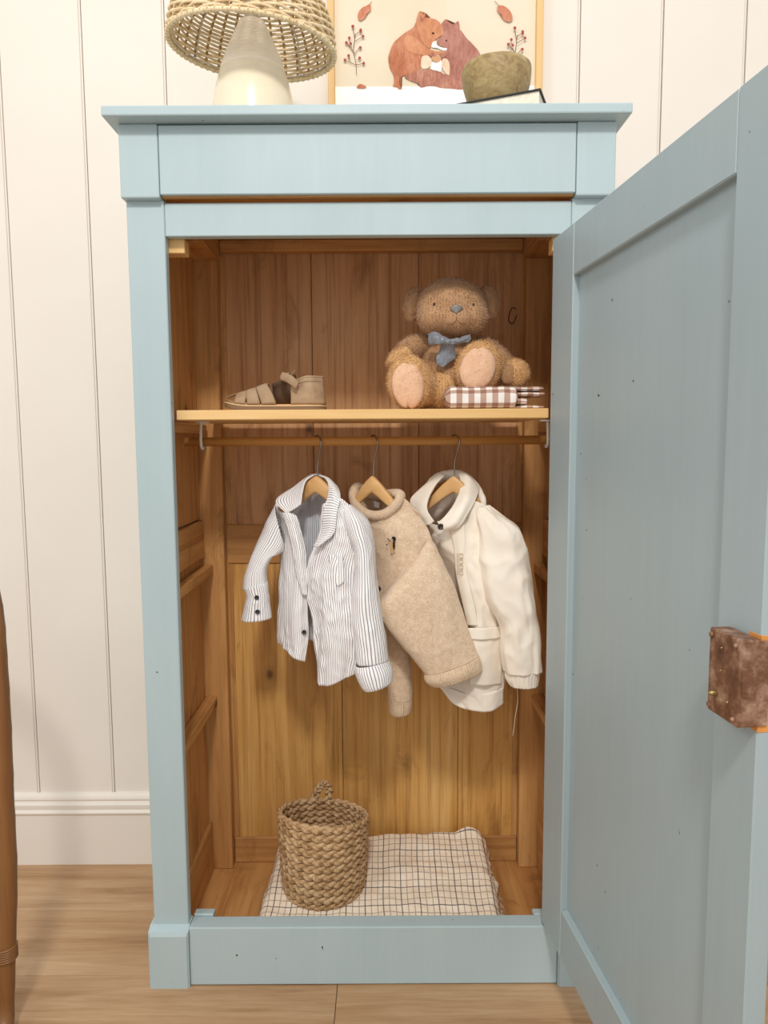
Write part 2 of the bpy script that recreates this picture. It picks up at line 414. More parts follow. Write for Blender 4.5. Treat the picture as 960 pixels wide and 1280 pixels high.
P = [SM @ Vector(((SR+.001)*math.cos(2*PI*i/n), (SR+.001)*math.sin(2*PI*i/n), -.001)) for i in range(n)]
tube(bm, P, .0048, 8, closed=True)
for k in range(70):                                    # the wrapping round the rim
    a = 2*PI*k/70
    Q = []
    for j in range(9):
        f = 2*PI*j/8; rr = .0056
        Q.append(SM @ Vector(((SR+.001+rr*math.cos(f))*math.cos(a+.006*j), (SR+.001+rr*math.cos(f))*math.sin(a+.006*j), -.001+rr*math.sin(f))))
    tube(bm, Q, .0011, 4)
obj('shade_rim', bm, WICK, L, smooth=True)
WIRE = plain('white_wire', '#cfc6b6', .4, .5)
for k in range(4):
    a = PI/4+k*PI/2+.25
    bm = bmesh.new(); tube(bm, [SM @ Vector((.165*math.cos(a), .165*math.sin(a), .002)), SM @ Vector((.15*math.cos(a), .15*math.sin(a), .07)), SM @ Vector((.10*math.cos(a), .10*math.sin(a), .125)), SM @ Vector((.016*math.cos(a), .016*math.sin(a), .075))], .0017, 6)
    obj('shade_wire', bm, WIRE, L, smooth=True)
bm = bmesh.new(); tube(bm, [SM @ Vector((.165*math.cos(a/20*2*PI), .165*math.sin(a/20*2*PI), .003)) for a in range(20)], .0015, 6, closed=True); obj('shade_wire', bm, WIRE, L, smooth=True)
bm = bmesh.new(); lathe(bm, [(.0, TOPZ+.25), (.015, TOPZ+.25), (.016, TOPZ+.30), (.0, TOPZ+.30)], LX, LY, 20, cap=False); obj('lamp_socket', bm, WIRE, L, smooth=True)

# ---- picture of two squirrels
PY = .436
P_ = thing('picture_frame', 'thin oak framed nursery print of two red squirrels hugging, leaning on the wall', 'picture', (.16, .44, TOPZ))
FO = wood('oak_frame', [(.3, '#d9ab6c'), (.6, '#ebc48a'), (.8, '#f3d29c')], 'z', knots=False)
x0, x1 = -.1052, .4262; z1 = 2.50
bx('frame_side', FO, P_, x0, x0+.0165, PY-.012, PY+.012, TOPZ+.0003, z1); bx('frame_side', FO, P_, x1-.0165, x1, PY-.012, PY+.012, TOPZ+.0003, z1)
bx('frame_side', FO, P_, x0+.0166, x1-.0166, PY-.012, PY+.012, TOPZ+.0003, TOPZ+.0168); bx('frame_side', FO, P_, x0+.0166, x1-.0166, PY-.012, PY+.012, z1-.0165, z1)
PAPER = plain('print_paper', '#e9ddc6', .8, .2, nz=('#e3d3b8', 4))
bx('print', PAPER, P_, x0+.0168, x1-.0168, PY+.002, PY+.006, TOPZ+.017, z1-.0168, bev=0)
bx('mount', plain('white_mount', '#fffdf8', .8, .2), P_, x0+.0170, x1-.0170, PY+.0, PY+.0018, TOPZ+.0172, 2.043, bev=0)
layer = [0]
def inkfur(name, a, b, c):
    s = NM(name, .85, .15); v = s.coord((130, 1, 45)); f = s.noise(v, 1, 3, .6, .8)
    f2 = s.noise(s.coord(), 16, 3)
    s.color(s.ramp(s.math('ADD', s.math('MULTIPLY', f, .5), s.math('MULTIPLY', f2, .5)), [(.36, a), (.5, b), (.64, c)])); return s.m
I_RED = inkfur('ink_red_fur', '#a8654a', '#bf7c5d', '#cf9274')
I_BRN = inkfur('ink_brown_fur', '#9c6452', '#b0786a', '#bf8b7c')
I_HEAD = inkfur('ink_tan_fur', '#bb7857', '#cc8c68', '#dba07c')
I_CRM = inkfur('ink_cream_fur', '#e3bfa0', '#efd3b8', '#f4dfc8')
I_TAIL = inkfur('ink_tail_fur', '#9a6252', '#b67c69', '#ca9884')
I_DK = plain('ink_dark', '#4a2f28', .85, .15); I_BERRY = plain('ink_berry', '#a5584a', .85, .15); I_STEM = plain('ink_stem', '#7a4a3c', .85, .15)
I_LEAF = inkfur('ink_leaf', '#b87055', '#c98468', '#d39a80'); I_NUT = plain('ink_nut', '#cf9f78', .85, .15)
def ink(name, pts, mat, ox, oy, s, parent=P_, smooth=True):
    layer[0] += 1; y = PY-.0002-.00009*layer[0]
    Q = [at(ox+u/s, oy+v/s, y) for u, v in pts]
    if smooth and len(Q) > 4:
        n = len(Q); Q2 = []
        for i in range(n):
            p0, p1, p2, p3 = Q[i-1], Q[i], Q[(i+1) % n], Q[(i+2) % n]
            for f in (0, .33, .66): Q2.append(.5*((2*p1)+(p2-p0)*f+(2*p0-5*p1+4*p2-p3)*f*f+(3*p1-p0-3*p2+p3)*f**3))
        Q = Q2
    bm = bmesh.new(); f = bm.faces.new([bm.verts.new(q) for q in Q])
    bmesh.ops.triangulate(bm, faces=[f]); return obj(name, bm, mat, parent)
sq = dict(ox=470, oy=0, s=6.857)
def ell(cx, cy, rx, ry, a=0, n=14):
    return [(cx+rx*math.cos(t)*math.cos(a)-ry*math.sin(t)*math.sin(a), cy+rx*math.cos(t)*math.sin(a)+ry*math.sin(t)*math.cos(a)) for t in (2*PI*i/n for i in range(n))]
ink('printed_squirrel', [(105, 500), (120, 440), (150, 370), (200, 320), (250, 280), (320, 235), (345, 190), (400, 200), (430, 300), (430, 400), (470, 455), (505, 470), (480, 490), (400, 490), (390, 560), (370, 600), (300, 630), (240, 650), (200, 670), (205, 735), (222, 765), (190, 765), (180, 745), (145, 745), (158, 690), (148, 640), (118, 580)], I_RED, **sq)
ink('printed_squirrel', [(715, 250), (770, 320), (830, 380), (880, 440), (895, 500), (870, 600), (800, 680), (750, 700), (690, 690), (640, 660), (590, 620), (565, 570), (560, 520), (580, 490), (555, 470), (600, 450), (640, 400), (680, 300)], I_BRN, **sq)
ink('printed_tail', [(245, 655), (330, 615), (430, 590), (500, 602), (600, 640), (740, 700), (765, 735), (740, 768), (640, 760), (560, 755), (470, 735), (385, 752), (365, 720), (290, 690)], I_TAIL, **sq)
ink('printed_belly', [(395, 485), (440, 475), (474, 510), (470, 560), (440, 585), (395, 585), (385, 540)], I_CRM, **sq)
ink('printed_belly', [(577, 502), (612, 510), (632, 560), (628, 640), (600, 630), (572, 590), (564, 540)], I_CRM, **sq)
ink('printed_paw', ell(690, 430, 110, 62, -.5), I_BRN, **sq)
ink('printed_paw', [(240, 330), (300, 300), (380, 360), (470, 425), (560, 440), (605, 432), (590, 450), (530, 470), (440, 475), (330, 460), (260, 420)], I_HEAD, **sq)
ink('printed_head', [(560, 210), (572, 190), (600, 165), (632, 197), (668, 207), (706, 180), (716, 240), (705, 300), (680, 380), (640, 420), (600, 410), (540, 385), (522, 355), (545, 325), (570, 290)], I_BRN, **sq)
ink('printed_head', [(345, 205), (352, 150), (374, 95), (410, 140), (418, 165), (425, 112), (470, 155), (520, 170), (560, 215), (577, 280), (560, 305), (520, 330), (480, 375), (462, 412), (430, 395), (380, 330)], I_HEAD, **sq)
ink('printed_ear', [(372, 195), (376, 130), (412, 165), (395, 190)], I_TAIL, smooth=False, **sq); ink('printed_ear', [(418, 150), (428, 112), (468, 153)], I_STEM, smooth=False, **sq)
ink('printed_ear', [(668, 240), (700, 200), (705, 265), (690, 255)], I_TAIL, smooth=False, **sq); ink('printed_ear', [(575, 200), (600, 168), (630, 200), (600, 215)], I_TAIL, smooth=False, **sq)
WHT = plain('ink_white', '#fbf5ea', .85, .15)
ink('printed_muzzle', [(475, 400), (485, 365), (515, 350), (520, 385), (560, 405), (608, 415), (600, 432), (570, 432), (525, 410), (490, 408)], WHT, **sq)
ink('printed_chest', [(470, 590), (480, 530), (520, 540), (560, 515), (560, 610), (520, 605)], WHT, **sq)
ink('printed_nut', ell(518, 498, 42, 36, .5), I_NUT, **sq)
ink('printed_paw', ell(490, 468, 32, 17, .1), I_TAIL, **sq); ink('printed_paw', ell(578, 472, 30, 20, -.3), I_TAIL, **sq)
ink('printed_eye', ell(490, 284, 11, 8, 0, 8), I_DK, **sq); ink('printed_eye', ell(603, 346, 7, 7, 0, 8), I_DK, **sq)
c2 = dict(ox=400, oy=0, s=2.4)
ink('printed_leaf', [(150, 12), (152, 30), (140, 42), (136, 52), (120, 62), (113, 50), (117, 34), (128, 22), (138, 18)], I_LEAF, **c2)
ink('printed_leaf', [(538, 16), (552, 18), (566, 28), (576, 44), (577, 60), (565, 66), (548, 56), (545, 44), (534, 36), (531, 24)], I_LEAF, **c2)
ink('printed_leaf', [(112, 258), (120, 252), (134, 256), (138, 264), (112, 264)], I_LEAF, **c2)
def stroke(pts, wd=1.6, **k):
    for (a, b), (c, d) in zip(pts, pts[1:]):
        l = math.hypot(c-a, d-b); nx, ny = -(d-b)/l*wd/2, (c-a)/l*wd/2
        ink('printed_stem', [(a+nx, b+ny), (a-nx, b-ny), (c-nx, d-ny), (c+nx, d+ny)], I_STEM, smooth=False, **k)
stroke([(150, 12), (156, 4)], 1.5, **c2); stroke([(538, 18), (524, 3)], 1.5, **c2)
def sprig(dx, dy, cut):
    B = [((110, 225), (108, 190)), ((108, 190), (100, 150)), ((100, 150), (106, 100)), ((108, 195), (75, 180)), ((108, 195), (130, 190)), ((102, 165), (120, 140)), ((102, 160), (82, 128)), ((104, 125), (128, 110)), ((104, 115), (98, 80)), ((106, 105), (122, 92)), ((112, 180), (122, 174)), ((98, 150), (78, 130)), ((92, 185), (84, 168))]
    for a, b in B:
        if max(a[1], b[1])+dy < cut+40: stroke([(a[0]+dx, a[1]+dy), (b[0]+dx, b[1]+dy)], 1.7, **c2)
    for u, v in ((75, 180), (131, 190), (121, 143), (79, 128), (129, 109), (98, 79), (122, 94), (119, 174), (88, 114), (86, 167), (122, 90), (99, 79), (92, 131)):
        if v+dy < cut: ink('printed_berry', ell(u+dx, v+dy, 4.2, 5, 0, 9), I_BERRY, **c2)
sprig(0, 0, 999); sprig(486, 5, 176)

# ---- stack: black-covered book with the wooden bowl on it
ZB = 1.8353
A = atz(676, 110, ZB); B = atz(611, 122, ZB); C = atz(687, 121.5, ZB)
d1 = (B-A).normalized(); d2 = (C-A).normalized()
bk = thing('book', 'black covered book lying under the wooden bowl on top of the wardrobe', 'book', (A.x-.08, A.y+.09, TOPZ))
BLK = plain('black_cover', '#1d1b1c', .45, .4); PG = plain('page_edges', '#f3ead8', .85, .2, nz=('#e5d8c2', 90))
def slab(name, mat, z0, z1, ins):
    bm = bmesh.new(); L1, L2 = .205, .15
    n2 = Vector((-d1.y, d1.x, 0));
    if n2.y < 0: n2 = -n2
    q = [A+d1*ins+n2*ins, A+d1*(L1-ins)+n2*ins, A+d1*(L1-ins)+n2*(L2-ins), A+d1*ins+n2*(L2-ins)]
    a = [bm.verts.new((p.x, p.y, z0)) for p in q]; b = [bm.verts.new((p.x, p.y, z1)) for p in q]
    bm.faces.new(a); bm.faces.new(b)
    for i in range(4): bm.faces.new((a[i], a[(i+1) % 4], b[(i+1) % 4], b[i]))
    return obj(name, bm, mat, bk)
slab('cover', BLK, TOPZ+.0003, TOPZ+.0028, 0); slab('pages', PG, TOPZ+.003, ZB-.0027, .004); slab('cover', BLK, ZB-.0025, ZB, 0)
BOWLW = NM('mango_wood', .5, .35)
v = BOWLW.coord((1, 1, 1.6)); f = BOWLW.noise(v, 30, 7, .75, 1.1)
BOWLW.color(BOWLW.ramp(f, [(.3, '#7d6846'), (.45, '#9a8157'), (.58, '#ad9768'), (.72, '#bca982')])); BOWLW.bump(f, .3, .001); BOWLW = BOWLW.m
bwx, bwy = .2655, .118
bw = thing('wooden_bowl', 'rough turned wooden bowl standing on the black book beside the squirrel print', 'bowl', (bwx, bwy, ZB))
bm = bmesh.new()
prof = [(.0, 0), (.046, 0), (.050, .003), (.058, .022), (.0655, .045), (.0695, .060), (.0702, .070), (.0708, .080), (.0706, .0885), (.0690, .0915), (.0640, .0915), (.0605, .084), (.0600, .070), (.052, .035), (.03, .014), (0, .010)]
V = lathe(bm, [(r, ZB+.0003+z) for r, z in prof], bwx, bwy, 56, cap=False)
for v in bm.verts:
    n = noise.noise(Vector((v.co.x*30, v.co.y*30, v.co.z*18)))*.0013; v.co.x += n*(v.co.x-bwx)/.06; v.co.y += n*(v.co.y-bwy)/.06; v.co.z += (n*.8 if v.co.z > ZB+.05 else 0)
obj('bowl_body', bm, BOWLW, bw, smooth=True)
# ================================================================ hangers and clothes on the rod
def g3(rows, nu, nv):
    rows = [[Vector(p) for p in r] for r in rows]
    R = [[cr1(r, i/(nu-1)) for i in range(nu)] for r in rows]
    return [[cr1([R[k][i] for k in range(len(R))], j/(nv-1)) for i in range(nu)] for j in range(nv)]
def fold(u, v, seed, k=(16, 5), slope=0.0):
    "soft creases, in metres of cloth; u across, v down"
    p = Vector((u*k[0]+slope*v*k[0], v*k[1], seed)); w_ = Vector((noise.noise(p*.7), noise.noise(p*.7+Vector((9, 9, 9))), 0))
    a = noise.noise(p+w_*1.2)
    b = 1-abs(noise.noise(p*1.9+w_*1.5+Vector((3.3, 1, 7))))*2.2
    c = 1-abs(noise.noise(Vector((u*28-v*9, v*22+u*8, seed+4))+w_))*2.4
    return a*1.0+b*.45+c*.36
def sheet(name, rows, mat, parent, nu=40, nv=60, amp=.003, seed=0, th=.0018, k=(16, 5), slope=0.0, out=None, uoff=0.0, edge=None, rot=False, post=None):
    G = g3(rows, nu, nv)
    wid = sum((G[nv//2][i+1]-G[nv//2][i]).length for i in range(nu-1)); hei = sum((G[j+1][nu//2]-G[j][nu//2]).length for j in range(nv-1))
    uv = [[(uoff+wid*i/(nu-1), -hei*j/(nv-1)) for i in range(nu)] for j in range(nv)]
    if rot: uv = [[(b, a) for a, b in r] for r in uv]
    out = out or Vector((0, -1, 0))
    D = []
    for j in range(nv):
        row = []
        for i in range(nu):
            a = G[j][min(i+1, nu-1)]-G[j][max(i-1, 0)]; b = G[min(j+1, nv-1)][i]-G[max(j-1, 0)][i]
            n = a.cross(b)
            if n.length < 1e-9: n = out.copy()
            n.normalize()
            if n.dot(out) < 0: n = -n
            d = amp*fold(wid*i/(nu-1)+uoff, hei*j/(nv-1), seed, k, slope)
            q = G[j][i]+n*d
            if post: q = post(q, i/(nu-1), j/(nv-1), n)
            row.append(q)
        D.append(row)
    bm = bmesh.new(); grid(bm, D, uv=uv)
    me = bpy.data.meshes.new(name); bm.to_mesh(me); bm.free()
    o = link(name, me, mat, parent, True)
    m = o.modifiers.new('thickness', 'SOLIDIFY'); m.thickness = th; m.offset = 0
    return o
def sleeve(name, secs, mat, parent, nu=56, nv=70, amp=.003, seed=0, k=(14, 6), th=.0018, pw=.85, ring=None, uscale=1.0):
    "secs: (inner point, outer point, depth radius) ; each point (Vector)"
    C = [(a+b)*.5 for a, b, d in secs]; Wv = [(b-a)*.5 for a, b, d in secs]; Dp = [Vector((0, -d, 0)) for a, b, d in secs]
    pts = []; 
    ln = 0; prev = None; uv = []
    circ = max(2*PI*math.sqrt((w.length**2+d.length**2)/2) for w, d in zip(Wv, Dp))*uscale
    for j in range(nv):
        t = j/(nv-1); c = cr1(C, t); w_ = cr1(Wv, t); d_ = cr1(Dp, t)
        if prev is not None: ln += (c-prev).length
        prev = c; row = []; ur = []
        for i in range(nu):
            ph = 2*PI*i/nu; cs, sn = math.cos(ph), math.sin(ph)
            cs2 = math.copysign(abs(cs)**pw, cs); sn2 = math.copysign(abs(sn)**pw, sn)
            n = (w_.normalized()*cs+d_.normalized()*sn)
            dd = amp*fold(math.cos(ph)*.05, ln, seed+math.sin(ph)*.8, k)*(.5+.5*abs(sn)**.5)
            r = ring(t, ph) if ring else 0
            row.append(c+w_*cs2+d_*sn2+n*(dd+r)); ur.append((circ*i/nu, -ln))
        pts.append(row); uv.append(ur)
    bm = bmesh.new(); grid(bm, pts, close_u=True, uv=uv)
    me = bpy.data.meshes.new(name); bm.to_mesh(me); bm.free()
    o = link(name, me, mat, parent, True)
    m = o.modifiers.new('thickness', 'SOLIDIFY'); m.thickness = th; m.offset = 0
    return o

def striped(name, base, dark, pitch=.0056, width=.21, cross=None):
    s = NM(name, .85, .15); uvn = s.n('ShaderNodeUVMap'); sp = s.n('ShaderNodeSeparateXYZ'); s.l(uvn.outputs[0], sp.inputs[0])
    wob = s.math('MULTIPLY', s.noise(s.coord(), 40, 2), .0016)
    u = s.math('FRACT', s.math('DIVIDE', s.math('ADD', sp.outputs[0], wob), pitch))
    d = s.math('ABSOLUTE', s.math('SUBTRACT', u, .5))
    m = s.ramp(d, [(width/2-.03, (1, 1, 1, 1)), (width/2+.06, (0, 0, 0, 1))])
    c = s.mix(m, base, dark)
    s.color(c); s.bump(s.noise(s.coord(), 900, 2), .15, .0003); return s.m
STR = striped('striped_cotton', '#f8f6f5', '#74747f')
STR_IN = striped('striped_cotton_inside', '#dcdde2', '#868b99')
BUT = plain('dark_button', '#26262c', .3, .5)

HW = wood('hanger_beech', [(.3, '#cf9f64'), (.6, '#e0b67e'), (.8, '#e8c492')], 'x', knots=False, rough=.4)
CHROME = plain('hook_chrome', '#9a9794', .22, .6, 1.0)
def hanger(px, label, ang, hx, neck, arm=.088):
    "neck = pixel of the top of the wood; the hook hangs on the rod"
    top = at(neck[0], neck[1], .150)
    h = thing('coat_hanger', label, 'hanger', (top.x, .15, top.z), 'wooden coat hangers on the rod')
    bm = bmesh.new(); n = 26; rows = []
    for i in range(-n, n+1):
        s = i/n; x = arm*s; zt = -.070*abs(s)**1.22-.001; ht = .020*(1-abs(s)**1.6)+.018
        t = .0075*(1-.25*abs(s)); yb = -.008*(1-abs(s)**2)
        zc = zt-ht/2
        rows.append([(x, yb+.004+t*math.copysign(abs(math.cos(a))**.6, math.cos(a)), zc+ht/2*math.copysign(abs(math.sin(a))**.6, math.sin(a))) for a in (2*PI*k/16 for k in range(16))])
    V = grid(bm, rows, close_u=True); bm.faces.new(V[0]); bm.faces.new(V[-1])
    bmesh.ops.transform(bm, matrix=Matrix.Rotation(ang, 4, 'Z'), verts=bm.verts)
    obj('hanger_wood', bm, HW, h, smooth=True, local=True)
    # hook: over the rod from behind, bulging forward to the right
    rz = 1.1638-top.z
    P = [(0, 0, -.004), (0, 0, .010), (.0005, 0, rz*.30), (.003, 0, rz*.48), (.0115, 0, rz*.74)]
    R0 = .0155
    P += [(R0*math.sin(a)+.0012, 0, rz-.0025+R0*math.cos(a)) for a in (1.75, 1.3, .8, .3, -.2, -.7, -1.2)]
    bm = bmesh.new(); tube(bm, spline(P, 44), .0017, 8)
    bmesh.ops.transform(bm, matrix=Matrix.Rotation(-.95, 4, 'Z'), verts=bm.verts)
    obj('hanger_hook', bm, CHROME, h, smooth=True, local=True)
    return h
hanger(398, 'wooden hanger with chrome hook carrying the striped shirt, leftmost on the rod', -.62, .62, (397, 594))
hanger(470, 'wooden hanger with chrome hook carrying the beige knitted jumper, middle of the rod', -.60, .62, (467, 594), .068)
hanger(569, 'wooden hanger with chrome hook carrying the cream jacket, rightmost on the rod', -.42, .62, (568, 594), .074)

def S1(u, v, Y): return at(290+u/4.267, 570+v/4.267, Y)
def S2(u, v, Y): return at(430+u/3.556, 560+v/3.556, Y)
def RW(f, rows): return [[f(*p) for p in r] for r in rows]
def SEC(f, secs): return [(f(a[0], a[1], Y), f(b[0], b[1], Y2), d) for a, b, Y, Y2, d in secs]
# ---------------- striped shirt
T = thing('striped_shirt', 'small white shirt with thin grey stripes hanging open, leftmost garment on the rod', 'shirt', S1(450, 1230, .14))
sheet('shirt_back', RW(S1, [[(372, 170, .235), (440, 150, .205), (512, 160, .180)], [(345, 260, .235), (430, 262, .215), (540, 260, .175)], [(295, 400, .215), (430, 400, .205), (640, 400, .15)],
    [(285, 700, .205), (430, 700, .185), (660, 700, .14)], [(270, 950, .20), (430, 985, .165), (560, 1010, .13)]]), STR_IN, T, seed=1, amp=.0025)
sheet('shirt_front', RW(S1, [[(238, 250, .205), (262, 290, .175), (298, 300, .15), (330, 300, .142)], [(268, 400, .200), (300, 400, .16), (340, 400, .137), (372, 400, .132)],
    [(262, 560, .20), (300, 560, .15), (345, 560, .128), (392, 560, .127)], [(256, 700, .19), (300, 700, .14), (350, 710, .118), (400, 700, .122)],
    [(250, 850, .19), (300, 850, .138), (350, 860, .112), (404, 850, .117)], [(248, 950, .185), (300, 975, .138), (352, 985, .112), (408, 960, .115)], [(252, 990, .185), (298, 1042, .138), (345, 1082, .112), (388, 1096, .115)]]), STR, T, seed=5, amp=.005, k=(20, 6))
sheet('placket', RW(S1, [[(272, 305, .134), (300, 300, .126), (345, 320, .130)], [(298, 390, .126), (335, 400, .117), (378, 430, .124)], [(322, 500, .119), (358, 510, .108), (396, 540, .118)],
    [(342, 620, .114), (370, 640, .106), (400, 660, .114)], [(372, 735, .111), (386, 741, .108), (399, 742, .112)]]), STR, T, nu=20, seed=8, amp=.0022, k=(30, 25), rot=False)
sheet('shirt_front', RW(S1, [[(490, 262, .100), (520, 240, .085), (580, 225, .078), (700, 335, .080)], [(472, 420, .108), (540, 420, .078), (620, 420, .072), (705, 430, .085)],
    [(404, 600, .116), (480, 600, .085), (580, 600, .064), (695, 600, .085)], [(402, 740, .114), (480, 750, .075), (580, 750, .058), (695, 760, .082)],
    [(440, 880, .102), (510, 900, .067), (590, 900, .056), (700, 900, .08)], [(446, 1040, .10), (520, 1050, .066), (600, 1060, .058), (710, 1040, .08)], [(458, 1213, .10), (520, 1222, .072), (590, 1192, .062), (670, 1140, .082)]]), STR, T, nu=64, nv=100, seed=11, amp=.0068, k=(17, 6), slope=.15)
sheet('collar_wing', RW(S1, [[(448, 98, .168), (425, 100, .180), (402, 116, .190)], [(398, 130, .152), (360, 150, .17), (332, 166, .186)], [(378, 190, .132), (325, 215, .15), (236, 240, .165)], [(368, 258, .122), (330, 285, .124), (288, 306, .126)]]),
    STR, T, nu=24, nv=30, amp=.0012, seed=20, rot=False, th=.003)
sheet('collar_wing', RW(S1, [[(445, 100, .166), (455, 97, .172), (470, 99, .176)], [(498, 122, .138), (520, 125, .138), (548, 150, .132)], [(518, 185, .106), (545, 190, .090), (577, 218, .084)], [(490, 300, .088), (530, 300, .070), (560, 305, .066)],
    [(480, 410, .088), (515, 405, .068), (545, 410, .066)], [(436, 484, .082), (455, 486, .07), (480, 470, .066)]]), STR, T, nu=24, nv=44, amp=.0012, seed=22, rot=True, th=.003)
sheet('pocket', RW(S1, [[(516, 530, .0745), (560, 522, .0665), (592, 520, .0635)], [(518, 640, .072), (560, 640, .0625), (600, 640, .0590)], [(522, 670, .070), (560, 695, .060), (600, 668, .058)]]), STR, T, nu=16, nv=20, amp=.002, seed=30, th=.0015)
sleeve('sleeve', SEC(S1, [((285, 470), (232, 262), .19, .21, .030), ((278, 500), (195, 330), .185, .205, .028), ((262, 512), (168, 400), .18, .20, .025), ((235, 528), (130, 480), .175, .19, .023), ((210, 540), (100, 555), .17, .18, .022),
    ((180, 605), (74, 640), .165, .17, .022), ((185, 680), (66, 705), .165, .165, .023)]), STR, T, seed=40, amp=.003)
sleeve('cuff', SEC(S1, [((186, 672), (66, 698), .163, .163, .025), ((192, 745), (84, 745), .163, .163, .024), ((196, 790), (70, 800), .163, .163, .026), ((206, 862), (56, 874), .163, .163, .027)]), STR, T, nv=30, seed=44, amp=.0022, k=(20, 20), th=.003)
sleeve('sleeve', SEC(S1, [((598, 262), (632, 262), .085, .085, .010), ((600, 330), (712, 330), .078, .078, .026), ((622, 420), (742, 400), .074, .076, .030), ((652, 500), (756, 490), .07, .074, .032), ((655, 620), (764, 610), .064, .068, .033), ((642, 790), (786, 780), .056, .06, .034),
    ((655, 950), (812, 930), .05, .055, .034), ((668, 1100), (832, 1080), .048, .05, .034)]), STR, T, seed=50, amp=.0042, k=(14, 4), nu=72, nv=100)
sleeve('cuff', SEC(S1, [((658, 1112), (826, 1078), .047, .049, .037), ((668, 1160), (846, 1130), .047, .049, .040), ((690, 1210), (848, 1180), .047, .049, .040), ((704, 1236), (846, 1192), .047, .049, .039)]), STR, T, nv=24, seed=54, amp=.0018, k=(20, 20), th=.004, ring=lambda t, ph: .002*math.sin(t*PI))
def button(u, v, Y, f=S1, r=.0052, par=None, mat=None):
    c = f(u, v, Y); bm = bmesh.new()
    prof = [(0, -.0012), (r*.55, -.0008), (r*.7, -.0022), (r, -.0016), (r, .0006), (0, .0008)]
    pts = [[(c.x+q*math.cos(2*PI*i/16), c.y+y, c.z+q*math.sin(2*PI*i/16)) for i in range(16)] for q, y in prof]
    grid(bm, pts, close_u=True); obj('button', bm, mat or BUT, par or T, smooth=True)
button(132, 755, .1345); button(136, 831, .1325); button(385, 940, .106)

# ---------------- beige jumper
def knit(name, a, b, c):
    s = NM(name, .95, .1); v = s.coord()
    f = s.math('ADD', s.math('MULTIPLY', s.noise(v, 420, 3, .7), .7), s.math('MULTIPLY', s.noise(v, 90, 3), .3))
    s.color(s.ramp(f, [(.34, a), (.5, b), (.66, c)])); s.bump(s.noise(v, 520, 3, .7), .7, .0012)
    s.b.inputs['Sheen Weight'].default_value = .25; s.b.inputs['Sheen Roughness'].default_value = .6
    return s.m
KN = knit('felted_knit', '#c9aa8a', '#e0c6a8', '#f0dec8')
KR = knit('rib_knit', '#c6a888', '#dcc2a4', '#e8d3ba')
J = thing('knitted_jumper', 'beige felted crew neck jumper with one wide sleeve folded across, middle garment on the rod', 'jumper', S2(250, 1180, .16))
sheet('jumper_back', RW(S2, [[(48, 190, .222), (110, 212, .232), (170, 222, .21), (250, 205, .160)], [(50, 400, .245), (130, 400, .22), (240, 400, .17), (380, 400, .128)], [(75, 600, .24), (150, 600, .21), (260, 600, .17), (425, 600, .132)], [(105, 750, .235), (170, 770, .20), (280, 790, .165), (460, 790, .138)]]), KN, J, seed=3, amp=.003, th=.004)
sheet('jumper_front', RW(S2, [[(32, 200, .205), (112, 300, .152), (190, 292, .120), (255, 218, .112), (330, 285, .105)], [(48, 300, .205), (120, 340, .148), (195, 335, .12), (275, 300, .112), (362, 340, .115)], [(62, 400, .2), (130, 410, .142), (205, 400, .112), (290, 390, .10), (388, 405, .11)],
    [(72, 550, .2), (142, 550, .14), (225, 550, .112), (310, 530, .10), (432, 525, .11)], [(84, 700, .2), (152, 700, .14), (242, 700, .12), (340, 700, .112), (470, 680, .12)], [(102, 755, .2), (172, 770, .15), (262, 790, .13), (360, 800, .12), (480, 800, .13)]]), KN, J, nu=60, nv=70, seed=7, amp=.0035, k=(9, 5), th=.005)
bm = bmesh.new()
P = [S2(*p) for p in [(52, 178, .205), (42, 215, .188), (62, 265, .165), (115, 298, .142), (178, 295, .122), (228, 258, .112), (250, 218, .112), (238, 204, .134), (185, 206, .178), (125, 205, .20), (75, 178, .214)]]
n = len(P); Q = []
for i in range(n):
    for k in range(22):
        f = k/22; p0, p1, p2, p3 = P[i-1], P[i], P[(i+1) % n], P[(i+2) % n]
        Q.append(.5*((2*p1)+(p2-p0)*f+(2*p0-5*p1+4*p2-p3)*f*f+(3*p1-p0-3*p2+p3)*f**3))
fr = frames(Q, True); pts = []
for k, (q, (a, b)) in enumerate(zip(Q, fr)):
    rr = .0108+(.0007 if k % 3 == 0 else -.0002)
    pts.append([q+(a*math.cos(2*PI*i/12)+b*math.sin(2*PI*i/12))*rr for i in range(12)])
grid(bm, pts, close_u=True, close_v=True); obj('neck_rib', bm, KR, J, smooth=True)
sleeve('sleeve', SEC(S2, [((125, 640), (245, 740), .185, .18, .012), ((140, 720), (255, 800), .18, .178, .018), ((182, 840), (282, 890), .175, .175, .024), ((194, 950), (290, 950), .172, .172, .026), ((200, 1070), (297, 1070), .17, .17, .026), ((204, 1110), (296, 1112), .17, .17, .024)]), KN, J, seed=60, amp=.0025, th=.004, k=(8, 6))
rib = lambda t, ph: .0010*math.cos(ph*36)
sleeve('sleeve_rib', SEC(S2, [((203, 1106), (296, 1108), .17, .17, .0235), ((206, 1150), (294, 1145), .17, .17, .023), ((212, 1178), (288, 1172), .17, .17, .019), ((232, 1187), (268, 1185), .17, .17, .009)]), KR, J, nv=24, nu=140, seed=61, amp=.001, th=.004, ring=rib)
sleeve('sleeve', SEC(S2, [((330, 480), (372, 408), .095, .10, .008), ((262, 560), (398, 432), .090, .10, .024), ((195, 640), (425, 490), .086, .098, .036), ((158, 700), (452, 545), .084, .096, .041), ((178, 768), (488, 625), .083, .094, .042), ((240, 850), (532, 760), .083, .092, .040),
    ((310, 930), (566, 852), .083, .09, .036), ((366, 1000), (594, 922), .083, .088, .032)]), KN, J, nu=90, nv=100, seed=64, amp=.0035, th=.005, k=(7, 5), pw=.75)
